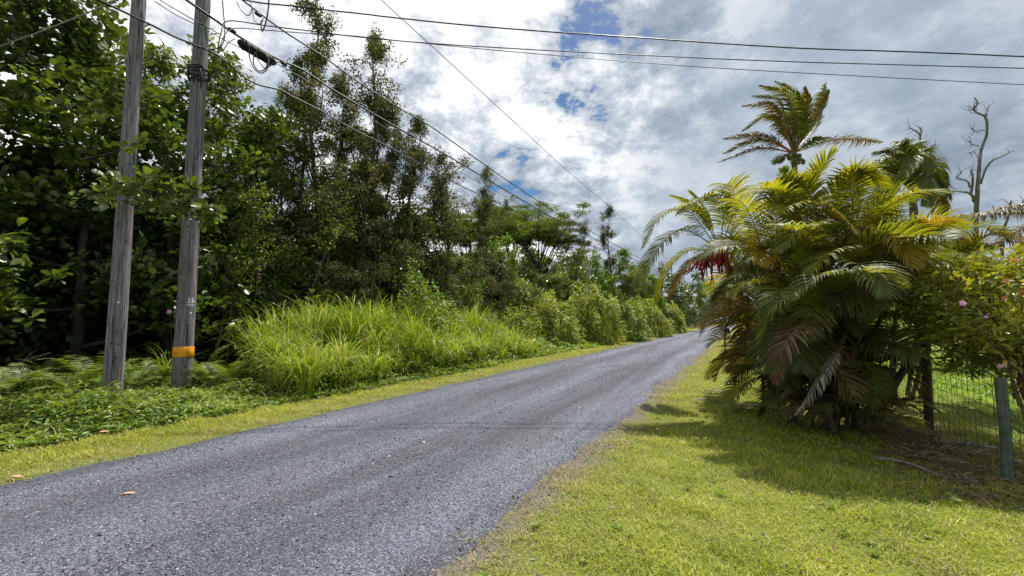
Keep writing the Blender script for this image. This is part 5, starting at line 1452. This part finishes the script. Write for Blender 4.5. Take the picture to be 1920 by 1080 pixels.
# ------------------------------------------------------------------ fence
FR = 2.34
fp = [gp(1886, 904), gp(1742, 816), gp(1676, 757)]
rs_of = lambda p: (p[0] * CT - p[1] * ST, p[0] * ST + p[1] * CT)
fr = [rs_of(p) for p in fp]; FR = float(np.mean([a for a, b in fr]))
fs = [fr[0][1] - 2.2, fr[0][1], fr[1][1], fr[2][1], fr[2][1] + 2.4, fr[2][1] + 4.6]
fn = thing('wire_fence', rs(FR, fs[1]), 'wire mesh fence on rough round posts beside the palms', 'fence')
f0 = rs(FR, fs[1])
for i_, s_ in enumerate(fs):
    p_ = rs(fr[i_ - 1][0] if 0 < i_ < 4 else FR, s_) - f0; hgt = (1.15, 1.02, 1.36, 1.2, 1.15, 1.2)[i_]
    mb = MB(); zz = np.linspace(-.1, hgt, 12)
    tube(mb, np.stack([p_[0] + .03 * np.maximum(zz, 0) + .012 * wav(zz, zz * 0 + i_, 2, 1), p_[1] + .012 * wav(zz, zz * 0, 2, 2), zz], -1), (.044 if i_ == 1 else .05) * (1 + .05 * wav(zz, zz * 0 + i_, 6, 3)), 14)
    o = mb.build('post', M['post_green' if i_ < 2 else 'post_brown'], fn, smooth=False)
    o['label'] = 'weathered grey green post' if i_ < 2 else 'dark brown post'
mb = MB()
sl_ = np.arange(fs[0], 14.5, .15)
for j, z in enumerate(np.linspace(.06, 1.0, 9)):
    ss = np.linspace(fs[0], 14.5, 90)
    P = np.stack([FR * CT + ss * ST, -FR * ST + ss * CT, z + .02 * np.sin(ss * 1.3 + j) + .012 * wav(ss, ss * 0 + j, 3, 2)], -1) - f0
    tube(mb, P, .0028, 3, cap=False)
for s_ in sl_:
    zz = np.linspace(.04, 1.0, 8)
    sj = s_ + .015 * wav(zz, zz * 0 + s_, 5, 1)
    P = np.stack([FR * CT + sj * ST, -FR * ST + sj * CT, zz], -1) - f0
    tube(mb, P, .0026, 3, cap=False)
mb.build('wire_mesh', M['rust'], fn)
for i_ in (1, 2):
    p_ = rs(fr[i_ - 1][0], fs[i_]) - f0
    for z in np.linspace(.2, .95, 6):
        a = np.linspace(0, 2 * PI, 14); rr_ = .056 if i_ == 1 else .061
        mb = MB(); tube(mb, np.stack([p_[0] + .03 * z + rr_ * np.cos(a), p_[1] + rr_ * np.sin(a), z + .012 * np.sin(a + i_)], -1), .0035, 4); mb.build('wire_tie', M['rust'], fn)

# ------------------------------------------------------------------ flowering shrub by the green post
g = np.random.default_rng(401)
lS = rs(2.75, 6.75); lS[2] = 0
sh = thing('flowering_shrub', lS, 'leafy shrub with pink and orange flowers leaning over the green fence post', 'shrub')
tubes, tips = grow(g, 1.5, .03, 9, .3, .98, .75, (1.1, .1), 5, .5, .2, None, (0, 0), .1, .05, 0, 0, 4, .3)
cS = at(1892, 590, 4.85) - lS
tips = tips[tips[:, 2] > .9]
ex = norm(g.normal(0, 1, (580, 3))); ex = ex * g.uniform(.3, 1, (580, 1)) ** .45 * [.95, .8, .78] * (1 + .18 * wav(ex[:, 0] * 2, ex[:, 2] * 2, 2, 1))[:, None] + cS
ex = ex[(ex[:, 2] > .86 + .18 * wav(ex[:, 0], ex[:, 1], 4, 2))]
lf = np.concatenate([ex])
mb = MB(); rosettes(mb, g, lf, 12, .10, .036, T_LANCE, .15, jit=.06)
mb.build('foliage', M['shrub'], sh)
mb = MB()
for P, rd in tubes: tube(mb, P, rd, 5, cap=False)
for _ in range(60):
    e = lf[g.integers(0, len(lf))]; tube(mb, hermite([[0, 0, .4], cS * .6 + [0, 0, .1], e], 4), np.linspace(.012, .003, 9), 4, cap=False)
mb.build('branches', M['bark_brown'], sh)


def flower(c, mat, sz, n=5):
    a = np.arange(n) * 2 * PI / n + g.uniform(0, 1); mb = MB()
    face = norm(np.array([-.75, -.6, .4]) + g.normal(0, .25, 3)); ux = norm(np.cross(face, [0, 0, 1])); vx = np.cross(face, ux)
    D = ux * np.cos(a)[:, None] + vx * np.sin(a)[:, None] + face * .25
    inst(mb, T_OVAL, np.repeat(c[None], n, 0), D, np.repeat(face[None], n, 0), sz, sz * .8)
    mb.build('flower', M[mat], sh)


for px, py, mt, sz in ((1805, 569, 'petal_pink', .034), (1849, 594, 'petal_pink', .02), (1877, 686, 'petal_pink', .026), (1886, 527, 'petal_orange', .03), (1883, 562, 'petal_orange', .026), (1915, 546, 'petal_orange', .026), (1905, 488, 'petal_orange', .026), (1800, 640, 'petal_pink', .012)):
    flower(at(px, py, 4.4) - lS, mt, sz)
    if mt == 'petal_orange':
        for _ in range(2): flower(at(px + g.normal(0, 6), py + g.normal(0, 4), 4.4) - lS, mt, sz * .6)

# ------------------------------------------------------------------ roadside box on its post
b_ = gp(1360, 664)
bx = thing('roadside_box', b_, 'dark box on a thin post at the far road edge', 'roadside box')
mb = MB(); box(mb, [0, 0, .45], .06, .06, 1.0); mb.build('post', M['post_brown'], bx)
mb = MB(); W_, H_, D_ = .14, .15, .26
a = np.linspace(0, PI, 9); prof = [(-W_, 0), (W_, 0)] + [(W_ * math.cos(v), H_ + W_ * math.sin(v)) for v in a]
k = len(prof); V = [[x, y, .94 + z] for y in (-D_, D_) for x, z in prof]; ix = np.arange(2 * k).reshape(2, k)
mb.add(V, [np.stack([ix[0], np.roll(ix[0], -1), np.roll(ix[1], -1), ix[1]], -1), ix[0][None], ix[1][::-1][None]]); mb.build('box_shell', M['black'], bx, smooth=False)
mb = MB(); box(mb, [W_ + .012, .05, 1.12], .012, .03, .2); mb.build('flag', M['black'], bx)

# ------------------------------------------------------------------ litter
def ground_frond(px, py, ang, L, label, mat='dry', ll=.22, seed=0):
    g = np.random.default_rng(500 + seed); p = gp(px, py); p[2] = .02
    d = np.array([math.cos(ang), math.sin(ang), 0])
    mb = MB(); frond(mb, None, None, L, curve=[[0, 0, .015], list(d * L * .5 + [0, 0, .05]), list(d * L + [0, 0, .02])], pairs=26, ll=ll, lw=.02, V=12, ld=.2, g=g, r0=.012, tatter=.2)
    o = mb.build('fallen_frond', [M['stem_dark'], M[mat]]); o.location = p
    return tag(o, label, 'fallen frond', 'dry palm fronds lying on the grass')


ground_frond(1366, 742, 2.3, .55, 'small curled dry frond lying alone on the lawn left of the palms', 'palm_grey', .14, 1)
ground_frond(1350, 757, 2.9, .5, 'second dry frond scrap just below the curled one on the lawn', 'dry', .12, 2)
ground_frond(1470, 775, 2.6, .9, 'dry brown frond half under the biggest palm clump', 'dry', .24, 3)
ground_frond(1640, 850, -.95, 1.5, 'long dry frond stalk stretching from the clump towards the fence post', 'palm_grey', .12, 4)
ground_frond(1660, 838, -.7, 1.2, 'dry frond in the heap between clump and fence', 'dry', .26, 5)
ground_frond(1700, 835, -.4, 1.0, 'pale dry frond nearest the dark brown post', 'palm_grey', .24, 6)
P = hermite([gp(1640, 858, .03), gp(1700, 868, .05), gp(1760, 890, .03), gp(1815, 906, .03)], 8)
mb = MB(); tube(mb, P, np.linspace(.018, .008, len(P)), 6)
tag(mb.build('dead_stalk', M['bark_grey'], smooth=True, loc=P[0]), 'long thin dead stalk lying in the litter in front of the fence', 'stalk')
b_ = gp(1737, 858); mb = MB(); tube(mb, hermite([[-.12, .02, .03], [0, 0, .05], [.14, -.03, .02]], 5), [.02, .03, .035, .04, .04, .042, .042, .04, .03, .02, .015], 8)
o = mb.build('husk', M['stem_dark'], smooth=True); o.location = b_; tag(o, 'dark brown palm husk lying before the fence', 'husk')
b_ = gp(1818, 908); g = np.random.default_rng(9); mb = MB()
inst(mb, T_LANCE, g.normal(0, .04, (40, 3)) * [1, 1, 0] + [0, 0, .02], g.normal(0, 1, (40, 3)) + [0, 0, .5], g.normal(0, .3, (40, 3)) + [0, 0, 1], .07, .02)
o = mb.build('dry_tuft', M['palm_grey']); o.location = b_; tag(o, 'frayed grey tuft at the end of the dead stalk', 'dry tuft')
# brown scraps under the palms and along the fence: nobody could count them
n = 3600; s_ = rng.uniform(5.3, 16, n); r_ = FR - .45 + rng.normal(0, .25, n)
P = np.stack([r_, s_, np.full(n, .015) + rng.uniform(0, .03, n)], -1)
mb = MB(); inst(mb, T_LANCE, P, np.stack([rng.normal(0, 1, n), rng.normal(0, 1, n), rng.normal(0, .15, n)], -1), np.tile([0, 0, 1.0], (n, 1)) + rng.normal(0, .3, (n, 3)), rng.uniform(.05, .22, n), rng.uniform(.008, .02, n))
tag(mb.build('palm_litter', M['dry'], rotz=-TH), 'brown dry palm scraps on the ground along the fence', 'litter', kind='stuff')


def flat_leaf(px, py, L, W, ang, label, z=.03, mat='leaf_fallen'):
    mb = MB(); inst(mb, T_OVAL, np.zeros((1, 3)), np.array([[math.cos(ang), math.sin(ang), .08]]), np.array([[0, 0, 1.0]]), L, W)
    o = mb.build('fallen_leaf', M[mat]); o.location = gp(px, py, z); tag(o, label, 'leaf', 'fallen leaves on road and grass')


flat_leaf(225, 928, .13, .055, .25, 'tan leaf lying alone on the gravel road', .05)
flat_leaf(12, 896, .15, .06, .15, 'pinkish brown leaf at the road edge by the left border', .03)
flat_leaf(183, 811, .12, .08, .5, 'tan leaf on the vines at the edge of the mown strip', .14)
flat_leaf(1232, 806, .09, .07, 1.0, 'round brown leaf on the lawn right of the road edge', .05)
